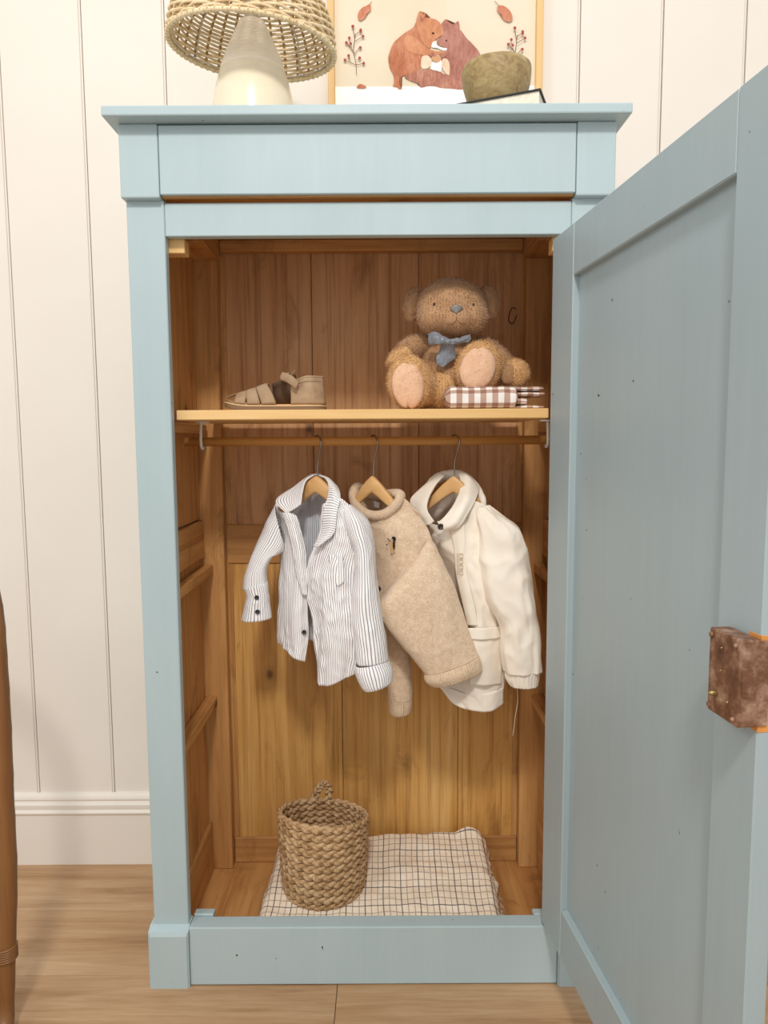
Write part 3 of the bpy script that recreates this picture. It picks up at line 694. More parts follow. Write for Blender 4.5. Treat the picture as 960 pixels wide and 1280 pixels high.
sleeve('sleeve_rib', SEC(S2, [((362, 1002), (596, 920), .083, .088, .036), ((370, 1030), (602, 955), .083, .088, .038), ((398, 1052), (608, 985), .083, .088, .035)]), KR, J, nv=16, nu=260, seed=65, amp=.001, th=.005, ring=lambda t, ph: .0009*math.cos(ph*64)+.002*math.sin(t*PI))
TAN = plain('tan_embroidery', '#c29b6d', .9, .1, bump=(700, .5, .0006)); DKE = plain('dark_embroidery', '#2b211f', .9, .1, bump=(700, .5, .0006))
def patch(name, pts, Y, mat, par, f, th=.0016):
    Q = [f(u, v, Y) for u, v in pts]; bm = bmesh.new()
    a = [bm.verts.new(q) for q in Q]; b = [bm.verts.new(q+Vector((0, th, 0))) for q in Q]
    bm.faces.new(a); bm.faces.new(b); n = len(Q)
    for i in range(n): bm.faces.new((a[i], a[(i+1) % n], b[(i+1) % n], b[i]))
    return obj(name, bm, mat, par)
EY = .1000
patch('embroidery', [(204, 420), (212, 410), (216, 425), (222, 440), (226, 462), (218, 470), (206, 466), (208, 448)], EY, TAN, J, S2)
patch('embroidery', [(210, 404), (216, 394), (225, 394), (231, 403), (226, 416), (227, 438), (222, 454), (217, 440), (217, 422), (221, 410), (216, 404)], EY-.0012, DKE, J, S2)
for u, v in ((196, 405), (190, 430), (203, 412)): patch('embroidery', [(u-3, v-3), (u+3, v-3), (u+3, v+3), (u-3, v+3)], EY, DKE, J, S2)
LB = plain('white_label', '#f2f2f4', .7, .2); patch('size_label', [(132, 236), (158, 243), (156, 268), (134, 262)], .190, LB, J, S2, .0006)
button(152, 625, .129, S2, .0062, J)

# ---------------- cream jacket
def cotton(name, a, b):
    s = NM(name, .85, .15); v = s.coord(); s.color(s.mix(s.ramp(s.noise(v, 14, 3), [(.35, (0, 0, 0, 1)), (.65, (1, 1, 1, 1))]), a, b))
    s.bump(s.noise(v, 900, 2), .2, .0003); return s.m
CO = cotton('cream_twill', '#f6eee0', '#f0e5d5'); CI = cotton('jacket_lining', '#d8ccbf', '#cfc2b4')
K = thing('cream_jacket', 'cream cotton hooded jacket with a patch pocket, rightmost garment on the rod', 'jacket', S2(600, 1170, .14))
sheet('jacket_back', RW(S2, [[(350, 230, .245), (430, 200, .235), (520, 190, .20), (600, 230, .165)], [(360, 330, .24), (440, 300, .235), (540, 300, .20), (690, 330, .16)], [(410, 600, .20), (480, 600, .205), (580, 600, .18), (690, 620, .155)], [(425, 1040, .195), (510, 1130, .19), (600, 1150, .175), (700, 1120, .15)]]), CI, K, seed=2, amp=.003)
sheet('jacket_front', RW(S2, [[(385, 335, .165), (442, 345, .125), (505, 290, .108), (560, 235, .112), (650, 262, .108)], [(392, 430, .172), (455, 430, .125), (530, 430, .094), (600, 430, .092), (668, 430, .112)], [(418, 560, .175), (482, 560, .135), (548, 560, .088), (610, 560, .088), (672, 570, .112)],
    [(450, 700, .170), (512, 700, .135), (580, 700, .090), (640, 700, .088), (694, 700, .112)], [(440, 850, .165), (520, 850, .13), (590, 850, .090), (650, 850, .092), (706, 830, .118)], [(430, 1000, .16), (510, 1010, .125), (590, 1020, .094), (650, 1020, .096), (706, 1000, .118)],
    [(424, 1062, .15), (505, 1143, .118), (585, 1168, .10), (650, 1166, .10), (702, 1134, .118)]]), CO, K, nu=64, nv=100, seed=13, amp=.0070, k=(15, 6), slope=-.2)
sheet('placket', RW(S2, [[(470, 350, .105), (505, 345, .094), (536, 340, .090)], [(490, 450, .100), (518, 450, .088), (540, 450, .086)], [(500, 560, .099), (528, 560, .085), (548, 560, .083)], [(530, 700, .096), (556, 705, .085), (580, 700, .083)], [(548, 790, .095), (572, 790, .086), (596, 790, .083)]]), CO, K, nu=16, nv=50, seed=15, amp=.0015, th=.0025)
pk = sheet('patch_pocket', RW(S2, [[(556, 820, .083), (630, 818, .080), (698, 812, .098)], [(556, 930, .082), (630, 930, .080), (700, 925, .100)], [(560, 1052, .086), (630, 1056, .084), (698, 1050, .104)]]), CO, K, nu=30, nv=30, seed=16, amp=.0035, th=.002)
sheet('pocket_band', RW(S2, [[(550, 800, .080), (625, 800, .075), (700, 790, .096)], [(566, 850, .078), (630, 852, .074), (698, 842, .095)]]), CO, K, nu=30, nv=10, seed=17, amp=.002, th=.0035)
sheet('hem_band', RW(S2, [[(470, 1066, .128), (540, 1090, .106), (600, 1092, .095), (655, 1086, .096), (706, 1062, .114)], [(500, 1140, .124), (548, 1160, .104), (598, 1170, .096), (652, 1168, .097), (703, 1138, .114)]]), CO, K, nu=40, nv=12, seed=18, amp=.003, th=.003)
sheet('collar', RW(S2, [[(450, 122, .182), (425, 116, .192), (400, 130, .20)], [(410, 165, .165), (375, 165, .18), (345, 180, .19)], [(378, 225, .145), (340, 225, .16), (296, 236, .175)], [(372, 275, .134), (345, 290, .14), (325, 285, .15)], [(402, 325, .120), (385, 340, .124), (366, 345, .13)]]), CO, K, nu=24, nv=40, seed=19, amp=.002, th=.005)
sheet('collar', RW(S2, [[(508, 116, .178), (530, 112, .184), (552, 124, .19)], [(520, 160, .150), (555, 150, .15), (592, 178, .155)], [(512, 215, .120), (548, 215, .105), (585, 225, .112)], [(480, 275, .102), (520, 282, .082), (552, 285, .090)], [(440, 320, .098), (482, 340, .080), (512, 345, .085)], [(418, 328, .104), (440, 358, .092), (455, 366, .092)]]), CO, K, nu=28, nv=50, seed=21, amp=.0026, th=.006)
bm = bmesh.new(); tube(bm, spline([S2(330, 245, .175), S2(362, 185, .185), S2(405, 140, .20), S2(450, 122, .208), S2(500, 122, .208), S2(545, 138, .195), S2(585, 175, .17), S2(612, 225, .14), S2(622, 262, .118)], 60), lambda t: .0065+.006*math.sin(t*PI), 14)
for v in bm.verts: v.co += Vector((noise.noise(v.co*60), noise.noise(v.co*60+Vector((5, 5, 5))), noise.noise(v.co*60+Vector((9, 1, 5)))))*.0025
obj('hood', bm, CO, K, smooth=True)
sleeve('sleeve', SEC(S2, [((590, 262), (640, 255), .112, .112, .010), ((602, 320), (710, 308), .10, .10, .026), ((610, 410), (778, 365), .094, .096, .040), ((616, 540), (814, 485), .088, .092, .044), ((645, 670), (834, 610), .084, .088, .042), ((704, 790), (852, 750), .08, .084, .038), ((706, 900), (864, 880), .078, .08, .035), ((720, 992), (868, 985), .078, .08, .033)]), CO, K, nu=90, nv=110, seed=70, amp=.0080, k=(18, 5))
sleeve('cuff', SEC(S2, [((722, 990), (866, 984), .078, .08, .034), ((722, 1022), (862, 1020), .078, .08, .031), ((738, 1050), (856, 1050), .078, .08, .029)]), CO, K, nu=120, nv=16, seed=72, amp=.002, k=(60, 8), th=.003, ring=lambda t, ph: .0007*math.cos(ph*30))
button(430, 350, .088, S2, .0068, K, plain('brown_button', '#33231d', .3, .5))
EMB = plain('embroidered_tape', '#cbb799', .9, .1)
for i in range(4):
    u, v = 503, 470+i*25
    bm = bmesh.new(); tube(bm, [S2(u, v, .0835), S2(u+24, v, .0815), S2(u+25, v+17, .0815), S2(u, v+17, .0835)], .0009, 5, closed=True); obj('embroidery', bm, EMB, K, smooth=True)
bm = bmesh.new(); tube(bm, spline([S2(768, 1050, .085), S2(772, 1090, .085), S2(772, 1130, .085), S2(762, 1190, .085), S2(756, 1240, .085), S2(750, 1280, .085)], 40), .0006, 5)
obj('loose_thread', bm, plain('thread', '#e9d5b4', .8, .2), K, smooth=True)
# ================================================================ on the shelf
SZ = 1.2286
def fur(name, hi, lo, z0, z1):
    s = NM(name, .95, .1); v = s.coord(); sp = s.n('ShaderNodeSeparateXYZ'); s.l(v, sp.inputs[0])
    f = s.math('ADD', s.math('MULTIPLY', s.noise(v, 260, 3, .7), .6), s.math('MULTIPLY', s.noise(v, 40, 3), .4))
    s.color(s.ramp(f, [(.32, lo), (.68, hi)])); s.bump(s.noise(v, 340, 3, .7), .6, .0015)
    s.b.inputs['Sheen Weight'].default_value = .3; return s.m
FUR_T = fur('brown_plush', '#c39a74', '#a37a56', 0, 1); FUR_B = fur('golden_plush', '#e3b984', '#c99a64', 0, 1); FUR_P = fur('paw_plush', '#f0c9a8', '#dfb190', 0, 1)
FUR_H = fur('head_plush', '#c8a07a', '#a9805b', 0, 1)
def blob(name, c, ells, mat, parent, blades=0, bl=.006, nu=48, nv=32, nz=.0015, seed=0, sharpk=10, clamp=SZ+.0006):
    "smooth star-shaped blend of ellipsoids (offset, radii, rotation) seen from c"
    bm = bmesh.new(); c = Vector(c); pts = []
    E_ = []
    for off, rad, *ro in ells:
        R = Matrix.Rotation(ro[0][0], 3, 'X') @ Matrix.Rotation(ro[0][1], 3, 'Y') @ Matrix.Rotation(ro[0][2], 3, 'Z') if ro else Matrix.Identity(3)
        E_.append((Vector(off), rad, R.inverted()))
    for j in range(1, nv):
        th = PI*j/nv; row = []
        for i in range(nu):
            ph = 2*PI*i/nu; d = Vector((math.sin(th)*math.cos(ph), math.sin(th)*math.sin(ph), math.cos(th))); acc = []
            for off, rad, Ri in E_:
                o = Ri @ (-off); dd = Ri @ d
                o = Vector((o[k]/rad[k] for k in range(3))); dd = Vector((dd[k]/rad[k] for k in range(3)))
                A = dd.dot(dd); B = o.dot(dd); Cc = o.dot(o)-1; D = B*B-A*Cc
                if D > 0:
                    t = (-B+math.sqrt(D))/A
                    if t > 0: acc.append(t)
            m = max(acc) if acc else .01
            r = m+sum(math.exp((a-m)*sharpk*12) for a in acc)*.0008
            p = c+d*r; r += nz*noise.noise(p*55+Vector((seed, 0, 0)))+nz*.5*noise.noise(p*140)
            row.append(c+d*r)
        pts.append(row)
    if not clamp is None: pts = [[Vector((p.x, p.y, max(p.z, clamp))) for p in r] for r in pts]
    V = grid(bm, pts, close_u=True)
    for row in (V[0], V[-1]):
        cc = bm.verts.new(sum((v.co for v in row), Vector())/len(row))
        for i in range(nu): bm.faces.new((row[i], row[(i+1) % nu], cc))
    bmesh.ops.recalc_face_normals(bm, faces=bm.faces)
    if blades:
        fs = [f for f in bm.faces]; ar = [f.calc_area() for f in fs]; rnd = random.Random(seed)
        for f in rnd.choices(fs, ar, k=blades):
            vs = [v.co for v in f.verts]; w_ = [rnd.random() for _ in vs]; sw = sum(w_); p = sum((v*k for v, k in zip(vs, w_)), Vector())/sw
            n = f.normal.copy(); t = Vector((rnd.uniform(-1, 1), rnd.uniform(-1, 1), rnd.uniform(-1.3, .4)))
            dr = (n*1.0+t*.55).normalized(); sd = dr.cross(n)
            if sd.length < .01: continue
            sd.normalize(); ln = bl*rnd.uniform(.5, 1.2)
            bm.faces.new([bm.verts.new(p-sd*.00055), bm.verts.new(p+sd*.00055), bm.verts.new(p+dr*ln)])
    me = bpy.data.meshes.new(name); bm.to_mesh(me); bm.free()
    return link(name, me, mat, parent, True)
BR = thing('teddy_bear', 'golden brown plush teddy bear with grey ribbon sitting on the shelf', 'soft toy', (.175, .17, SZ))
def B3(x, y, Y): return at(x, y, Y)
q = 1/561.0
hd = B3(564, 386, .165)
blob('head', hd, [((0, 0, 0), (.077, .065, .064)), ((.008, -.034, -.028), (.042, .042, .031)), ((-.034, -.018, -.022), (.040, .045, .036)), ((.040, -.018, -.022), (.036, .045, .036))], FUR_H, BR, 7000, .0055, 64, 44, seed=1)
for x, y, ro in ((517, 380, .25), (611, 378, -.2)):
    c = B3(x, y, .175)
    blob('ear', c, [((0, 0, 0), (.0235, .013, .038), (0, ro, 0))], FUR_T, BR, 1500, .005, 28, 20, seed=x)
    blob('ear_lining', c+Vector((0, -.0075, 0)), [((0, 0, 0), (.0155, .008, .028), (0, ro, 0))], FUR_H, BR, 500, .004, 24, 16, seed=x+1)
blob('torso', B3(562, 462, .195), [((0, 0, 0), (.070, .058, .085)), ((0, -.012, -.03), (.062, .055, .055))], FUR_T, BR, 6000, .0055, 56, 40, seed=3)
blob('tummy', B3(553, 487, .150), [((0, 0, 0), (.040, .032, .040))], FUR_B, BR, 2500, .007, 32, 24, seed=4)
# arms : shoulder to paw
def limb(name, pts, rad, mat, n=26, m=28, blades=3000, seed=0, flat=1.0):
    P = spline(pts, n); bm = bmesh.new(); fr = frames(P); rows = []
    for k, (p, (a, b)) in enumerate(zip(P, fr)):
        t = k/(n-1); x = t*(len(rad)-1); i = min(int(x), len(rad)-2); r = rad[i]+(rad[i+1]-rad[i])*(x-i)
        ends = min(1, math.sqrt(max(0, 1-(max(0, (t-.80)/.20))**2)))*min(1, math.sqrt(max(0, 1-(max(0, (.12-t)/.12))**2)))
        r = max(.0008, r*ends)
        rows.append([p+(a*math.cos(2*PI*i/m)+b*math.sin(2*PI*i/m))*(r*(1+.05*noise.noise(p*60+Vector((i*.4, 0, 0))))) for i in range(m)])
        for v_ in rows[-1]: v_.z = max(v_.z, SZ+.0006)
    V = grid(bm, rows, close_u=True); bm.faces.new(V[0]); bm.faces.new(V[-1]); bmesh.ops.recalc_face_normals(bm, faces=bm.faces)
    fs = list(bm.faces)[:-2]; ar = [f.calc_area() for f in fs]; rnd = random.Random(seed)
    for f in rnd.choices(fs, ar, k=blades):
        p = f.calc_center_median()+Vector((rnd.uniform(-1, 1), rnd.uniform(-1, 1), rnd.uniform(-1, 1)))*.0015
        dr = (f.normal+Vector((rnd.uniform(-1, 1), rnd.uniform(-1, 1), rnd.uniform(-1.3, .4)))*.55).normalized(); sd = dr.cross(f.normal)
        if sd.length < .01: continue
        sd.normalize(); bm.faces.new([bm.verts.new(p-sd*.00055), bm.verts.new(p+sd*.00055), bm.verts.new(p+dr*.0055*rnd.uniform(.5, 1.2))])
    me = bpy.data.meshes.new(name); bm.to_mesh(me); bm.free(); return link(name, me, mat, BR, True)
limb('arm', [B3(540, 430, .19), B3(518, 434, .18), B3(503, 448, .16), B3(497, 463, .145)], [.022, .027, .027, .026], FUR_T, seed=11)
limb('forearm', [B3(512, 442, .158), B3(500, 450, .148), B3(495, 462, .14)], [.022, .0255, .024], FUR_B, seed=21, blades=2000)
limb('arm', [B3(590, 432, .19), B3(610, 440, .18), B3(630, 458, .16), B3(644, 466, .145)], [.024, .029, .027, .024], FUR_T, seed=12)
blob('paw', B3(643, 467, .138), [((0, 0, 0), (.032, .026, .031))], FUR_B, BR, 2200, .005, 36, 26, seed=6)
blob('paw_pad', B3(636, 467, .1195), [((0, 0, 0), (.0185, .0085, .0215), (0, .3, 0))], FUR_T, BR, 300, .003, 28, 16, seed=16)
# legs stick out towards the viewer, soles facing out
limb('leg', [B3(540, 487, .18), B3(528, 486, .15), B3(517, 480, .12), B3(514, 479, .10)], [.036, .042, .044, .044], FUR_B, seed=13)
limb('leg', [B3(583, 480, .18), B3(590, 474, .15), B3(595, 464, .12), B3(597, 461, .105)], [.036, .040, .043, .043], FUR_B, seed=14)
blob('foot', B3(512, 478, .103), [((0, 0, 0), (.0465, .026, .0575), (0, -.12, 0))], FUR_B, BR, 5000, .006, 56, 36, seed=7)
blob('foot', B3(598, 459, .108), [((0, 0, 0), (.0475, .028, .0555), (0, .42, 0))], FUR_B, BR, 5000, .006, 56, 36, seed=8)
blob('foot_pad', B3(510, 482, .0825), [((0, 0, 0), (.0335, .0105, .0475), (0, -.12, 0))], FUR_P, BR, 900, .0025, 44, 24, nz=.001, seed=9)
blob('foot_pad', B3(597, 461, .0855), [((0, 0, 0), (.0365, .0105, .0450), (0, .42, 0))], FUR_P, BR, 900, .0025, 44, 24, nz=.001, seed=10)
EYE = plain('bear_eye', '#1c1412', .12, .7); NOSE = plain('satin_nose', '#86827e', .25, .7, .1)
for x, y in ((543, 381), (591.5, 382)):
    bm = bmesh.new(); ellipsoid(bm, B3(x, y, .111 if x < 560 else .110), (.0042, .004, .0048)); obj('eye', bm, EYE, BR, smooth=True)
bm = bmesh.new(); c = B3(570.5, 387.5, .0905)
rows = []
for j in range(9):
    t = j/8; hw = .0115*(1-t**2.2)*(.75+.5*min(1, t*4)) if j < 8 else .0008; hw = max(hw, .0008)
    rows.append([c+Vector((hw*math.cos(a), -.0055*math.sin(a)*(1-.3*t), .009-.0175*t)) for a in (2*PI*i/16 for i in range(16))])
V = grid(bm, rows, close_u=True); bm.faces.new(V[0]); bm.faces.new(V[-1]); obj('nose', bm, NOSE, BR, smooth=True)
bm = bmesh.new()
tube(bm, spline([B3(570.5, 392, .0905), B3(570.5, 399, .090), B3(566, 404, .092), B3(559, 405, .097)], 16), .0010, 5)
tube(bm, spline([B3(570.5, 399, .090), B3(576, 404, .092), B3(583, 404, .096)], 12), .0010, 5); m_ = obj('mouth', bm, plain('mouth_thread', '#8f6a4b', .8), BR, smooth=True)
RIB = NM('grey_organza', .35, .5); RIB.color('#858a93'); RIB.b.inputs['Alpha'].default_value = .9; RIB.b.inputs['Sheen Weight'].default_value = .4; RIB = RIB.m
def bow(rows, **k): return sheet('ribbon', [[B3(*p) for p in r] for r in rows], RIB, BR, th=.0008, **k)
bow([[(536, 418, .118), (536, 425, .112), (537, 431, .116)], [(544, 415, .104), (545, 422, .096), (546, 430, .100)], [(552, 420, .104), (553, 424, .098), (553, 430, .102)], [(560, 424, .104), (560, 426, .101), (560, 429, .103)]], nu=16, nv=24, amp=.003, seed=1, k=(60, 60))
bow([[(560, 424, .104), (560, 426, .101), (560, 430, .103)], [(570, 424, .104), (571, 426, .098), (572, 430, .102)], [(578, 421, .108), (580, 424, .102), (581, 428, .106)], [(588, 419, .116), (588, 422, .110), (587, 427, .113)]], nu=16, nv=24, amp=.003, seed=2, k=(60, 60))
bow([[(553, 428, .106), (561, 428, .102), (568, 429, .106)], [(549, 438, .120), (558, 439, .114), (569, 440, .118)], [(545, 449, .122), (556, 449, .116), (569, 447, .121)], [(548, 456, .122), (554, 459, .118), (563, 452, .120)]], nu=20, nv=24, amp=.003, seed=3, k=(60, 30))
bm = bmesh.new(); ellipsoid(bm, B3(560, 427, .1), (.0065, .006, .0065)); obj('ribbon_knot', bm, RIB, BR, smooth=True)

# ---- gingham cloth folded on the shelf
GI = NM('brown_gingham', .9, .15); uvn = GI.n('ShaderNodeUVMap'); sp = GI.n('ShaderNodeSeparateXYZ'); GI.l(uvn.outputs[0], sp.inputs[0])
chk = [GI.ramp(GI.math('ABSOLUTE', GI.math('SUBTRACT', GI.math('FRACT', GI.math('DIVIDE', sp.outputs[k], .0245)), .5)), [(.235, (1, 1, 1, 1)), (.265, (0, 0, 0, 1))]) for k in (0, 1)]
GI.color(GI.ramp(GI.math('MULTIPLY', GI.math('ADD', chk[0], chk[1]), .5), [(.0, '#f4eeea'), (.5, '#c2a291'), (1, '#987363')])); GI.bump(GI.noise(GI.coord(), 700, 2), .3, .0004); GI = GI.m
GC = thing('gingham_cloth', 'folded brown and white gingham cloth at the right end of the shelf by the bear', 'cloth', (.27, .09, SZ))
a0 = B3(556, 500, .045).x; a1 = .3615
def gcl(name, x0, x1, y0, y1, z0, z1, seed, groove=False, nu=90, nv=40, parent=GC):
    rows = []; uv = []
    w_, h_, d_ = x1-x0, z1-z0, y1-y0
    per = 2*(h_+d_)
    for i in range(nu):
        t = i/(nu-1); x = x0+w_*t; row = []; ur = []
        e = min(1, math.sqrt(max(0, 1-(1-min(1, t*9))**2))+.02)*min(1, math.sqrt(max(0, 1-(1-min(1, (1-t)*14))**2))+.02)
        for k in range(nv):
            a = 2*PI*k/nv; cy, cz = math.cos(a), math.sin(a)
            sy = math.copysign(abs(cy)**.45, cy); sz = math.copysign(abs(cz)**.6, cz)
            y = (y0+y1)/2-d_/2*sy*(.9+.1*e); z = (z0+z1)/2+h_/2*sz*e
            y += .0022*noise.noise(Vector((x*45, z*50, seed))); z += .0022*noise.noise(Vector((x*38, y*18, seed+3)))*(1 if sz > 0 else .12)
            row.append((x, y, max(z, SZ+.0004))); ur.append((x, per*k/nv))
        rows.append(row); uv.append(ur)
    bm = bmesh.new(); V = grid(bm, rows, close_u=True, uv=uv); bm.faces.new(V[0]); bm.faces.new(V[-1])
    me = bpy.data.meshes.new(name); bm.to_mesh(me); bm.free(); return link(name, me, GI, parent, True)
gcl('folded_layer', a0, a0+.150, .038, .105, SZ+.0005, SZ+.0465, 1)
gcl('folded_layer', a0+.120, a1, .050, .12, SZ+.0005, SZ+.0075, 2)
gcl('folded_layer', a0+.125, a1-.035, .052, .115, SZ+.0085, SZ+.0245, 3)
gcl('folded_layer', a0+.115, a1, .046, .12, SZ+.0255, SZ+.0345, 4)
gcl('folded_layer', a0+.100, a1-.002, .048, .12, SZ+.0365, SZ+.0455, 5)

# ---- child's sandal, toe to the left
SU = plain('taupe_suede', '#b59a7d', .95, .1, nz=('#a1866a', 40), bump=(500, .3, .0006)); SOLE = plain('brown_rubber', '#8d7155', .8, .2); INS = plain('tan_insole', '#d9a468', .7, .2); EDGE = plain('stitched_welt', '#d9bd98', .8, .2)
DARK = plain('sandal_lining', '#6e5744', .9, .1)
N_ = thing('sandal', 'taupe suede child sandal with closed heel at the left of the shelf', 'shoe', (-.205, .12, SZ))
sx0 = B3(280.5, 505, .12).x; sx1 = B3(408, 505, .12).x; SL = sx1-sx0; SYC = .125
def halfw(t): return .034*(math.sqrt(max(0, 1-(1-min(1, t*3.2))**2)))*(1-.22*math.exp(-((t-.62)/.17)**2))*(math.sqrt(max(0, 1-max(0, (t-.82)/.18)**2)))+.0005
def solid(name, z0, z1, ins, mat, lift=lambda t: 0, t0=0.0, t1=1.0, bul=0):
    n = 60; rows = []
    up = [(t0+(t1-t0)*(1-math.cos(PI*i/n))/2) for i in range(n+1)]
    loop = [(t, -1) for t in up]+[(t, 1) for t in up[::-1][1:-1]]
    bm = bmesh.new(); R = []
    for zz, k in ((z0, -bul), (z0+(z1-z0)*.3, 0), (z0+(z1-z0)*.7, 0), (z1, -bul)):
        R.append([(sx0+ins+(SL-2*ins)*t, SYC+s*max(.0002, halfw(t)-ins+k), zz+lift(t)) for t, s in loop])
    V = grid(bm, R, close_u=True); bm.faces.new(V[0]); bm.faces.new(V[-1]); return obj(name, bm, mat, N_, sharp=50)
lf = lambda t: .010*max(0, (.30-t)/.30)**2
solid('outsole', SZ+.0003, SZ+.0095, 0, SOLE, lambda t: lf(t), bul=.0008)
solid('welt', SZ+.0098, SZ+.0125, -.0005, EDGE, lf)
solid('insole', SZ+.0127, SZ+.0148, .003, INS, lf)
def top(t):                                            # height of the foot form above the sole
    P = [(0, .006), (.12, .021), (.25, .031), (.38, .040), (.50, .052), (.62, .066), (.72, .070), (.85, .071), (1, .066)]
    for (a, b), (c, d) in zip(P, P[1:]):
        if t <= c: return b+(d-b)*(t-a)/(c-a)
    return P[-1][1]
def FS(t, th, off=0.0):
    h = top(t)+off; w_ = max(.003, halfw(min(max(t, .02), .985))-.003)+off
    s, c = math.sin(th), math.cos(th)
    return Vector((sx0+SL*t, SYC-w_*math.copysign(abs(c)**.75, c), SZ+.0145+lf(t)+h*max(0, s)**.85))
def strap(name, tb, tt, w0, w1, off=0.0, th0=0, th1=PI, mat=SU, n=40):
    rows = []
    for i in range(n):
        th = th0+(th1-th0)*i/(n-1); s = math.sin(th)
        tc = tb+(tt-tb)*s; w_ = w0+(w1-w0)*s
        rows.append([FS(tc+w_*(k/6-.5), th, off+.0010*math.sin(PI*k/6)) for k in range(7)])
    bm = bmesh.new(); grid(bm, rows); me = bpy.data.meshes.new(name); bm.to_mesh(me); bm.free()
    o = link(name, me, mat, N_, True); m = o.modifiers.new('t', 'SOLIDIFY'); m.thickness = .0024; m.offset = 0; return o
strap('toe_strap', .17, .19, .115, .10, .0); strap('toe_strap', .31, .27, .125, .10, .001); strap('toe_strap', .455, .37, .14, .10, .002)
# strip along the middle from toe to the front strap
rows = []
for i in range(24):
    t = .015+.42*i/23
    rows.append([FS(t, PI/2+a, -.0015) for a in (-.28, -.14, 0, .14, .28)])
bm = bmesh.new(); grid(bm, rows); me = bpy.data.meshes.new('centre_strap'); bm.to_mesh(me); bm.free(); o = link('centre_strap', me, SU, N_, True); m = o.modifiers.new('t', 'SOLIDIFY'); m.thickness = .002
# rim round the toe
bm = bmesh.new(); tube(bm, [Vector((sx0+.002+SL*t, SYC+s*max(0, halfw(t)-.003), SZ+.016+lf(t))) for t, s in [(q_, -1) for q_ in (.30, .2, .12, .06, .02, .004)]+[(q_, 1) for q_ in (.004, .02, .06, .12, .2, .3)]], .0016, 6); obj('toe_piping', bm, SU, N_, smooth=True)
# heel counter: closed back, open collar on top
rows = []; n = 50
for i in range(n+1):
    a = -1+2*i/n                                       # -1 near side front .. 0 heel .. 1 far side front
    t = 1-.335*abs(a)**1.15; t = min(t, .992)
    s = -1 if a < 0 else 1
    wv = (halfw(min(t, .992))-.003)*s
    if abs(a) < .32: wv = (halfw(.975)-.003)*(a/.32); t = .992-.02*(abs(a)/.32)**2
    hgt = .050 if abs(a) > .55 else .058-.008*(abs(a)/.55)**2
    hgt = .0575-.0125*max(0, (abs(a)-.55)/.45)**1.2
    fr_ = max(0, (abs(a)-.80)/.2)
    rows.append([Vector((sx0+SL*(t+.035*fr_*v_*0), SYC+wv*(1-.16*v_*v_), SZ+.0145+hgt*v_))+Vector((-.012*fr_*0-.006*v_*(1-abs(a)), 0, 0)) for v_ in [k/12 for k in range(13)]])
bm = bmesh.new(); grid(bm, rows); me = bpy.data.meshes.new('heel_counter'); bm.to_mesh(me); bm.free(); o = link('heel_counter', me, SU, N_, True); m = o.modifiers.new('t', 'SOLIDIFY'); m.thickness = .003; m.offset = 0
bm = bmesh.new(); tube(bm, [r[-1]+Vector((0, 0, .0005)) for r in rows], .0026, 8); obj('collar_piping', bm, SU, N_, smooth=True)
bm = bmesh.new(); tube(bm, [r[10]*1+Vector((.0, -.0018 if r[10].y < SYC else .0018, 0)) for r in rows], .0007, 5); obj('stitching', bm, SOLE, N_, smooth=True)
# ankle strap with hook fastening slanting down to the near side
Q = [at(352, 470, .118), at(362, 474, .094), at(372, 482, .0885)]
rows = []
for i in range(20):
    p = cr1(Q, i/19); e = .0085*min(1, .45+math.sqrt(max(0, 1-(2*abs(i/19-.5))**6)))
    rows.append([p+Vector((.30, 0, 1)).normalized()*(e*(k/5*2-1))+Vector((0, -.002*math.sin(PI*k/5), 0)) for k in range(6)])
bm = bmesh.new(); grid(bm, rows); me = bpy.data.meshes.new('ankle_strap'); bm.to_mesh(me); bm.free(); o = link('ankle_strap', me, SU, N_, True); m = o.modifiers.new('t', 'SOLIDIFY'); m.thickness = .003
strap('ankle_strap', .70, .60, .03, .085, .001, PI*.42, PI*.98)
rows = [[FS(t, th, -.003) for th in (PI*.55, PI*.7, PI*.85, PI)] for t in (.46, .52, .58, .64, .70)]
bm = bmesh.new(); grid(bm, rows); me = bpy.data.meshes.new('side_lining'); bm.to_mesh(me); bm.free(); o = link('side_lining', me, DARK, N_, True); m = o.modifiers.new('t', 'SOLIDIFY'); m.thickness = .002
bm = bmesh.new(); tube(bm, spline([at(363, 471, .12), at(366, 465, .12), at(369, 463, .12)], 10), .0008, 5); obj('loop_thread', bm, SU, N_, smooth=True)

# ================================================================ in the bottom of the wardrobe
MU = NM('checked_muslin', .92, .1); uvn = MU.n('ShaderNodeUVMap'); sp = MU.n('ShaderNodeSeparateXYZ'); MU.l(uvn.outputs[0], sp.inputs[0])
def linesets(ax, per, offs, wd):
    out = None
    for of in offs:
        d = MU.math('ABSOLUTE', MU.math('SUBTRACT', MU.math('FRACT', MU.math('DIVIDE', MU.math('ADD', sp.outputs[ax], of), per)), .5))
        r = MU.ramp(d, [(wd/per*.5, (1, 1, 1, 1)), (wd/per*.5+.02, (0, 0, 0, 1))])
        out = r if out is None else MU.math('MAXIMUM', out, r)
    return out
base = MU.mix(MU.ramp(MU.noise(MU.coord(), 40, 4), [(.3, (0, 0, 0, 1)), (.7, (1, 1, 1, 1))]), '#faeedb', '#f3e2ca')
navy = MU.math('MAXIMUM', linesets(0, .043, (0,), .0015), linesets(1, .062, (0,), .0013)); brn = MU.math('MAXIMUM', linesets(0, .043, (.0135, .0285), .0011), linesets(1, .062, (.021, .042), .0010))
c = MU.mix(MU.math('MULTIPLY', brn, .62), base, '#6f4b3c'); c = MU.mix(MU.math('MULTIPLY', navy, .85), c, '#33304a'); MU.color(c)
MU.bump(MU.noise(MU.coord(), 120, 4, .7), .7, .002); MU = MU.m
BT = .082                                              # height of the folded pile
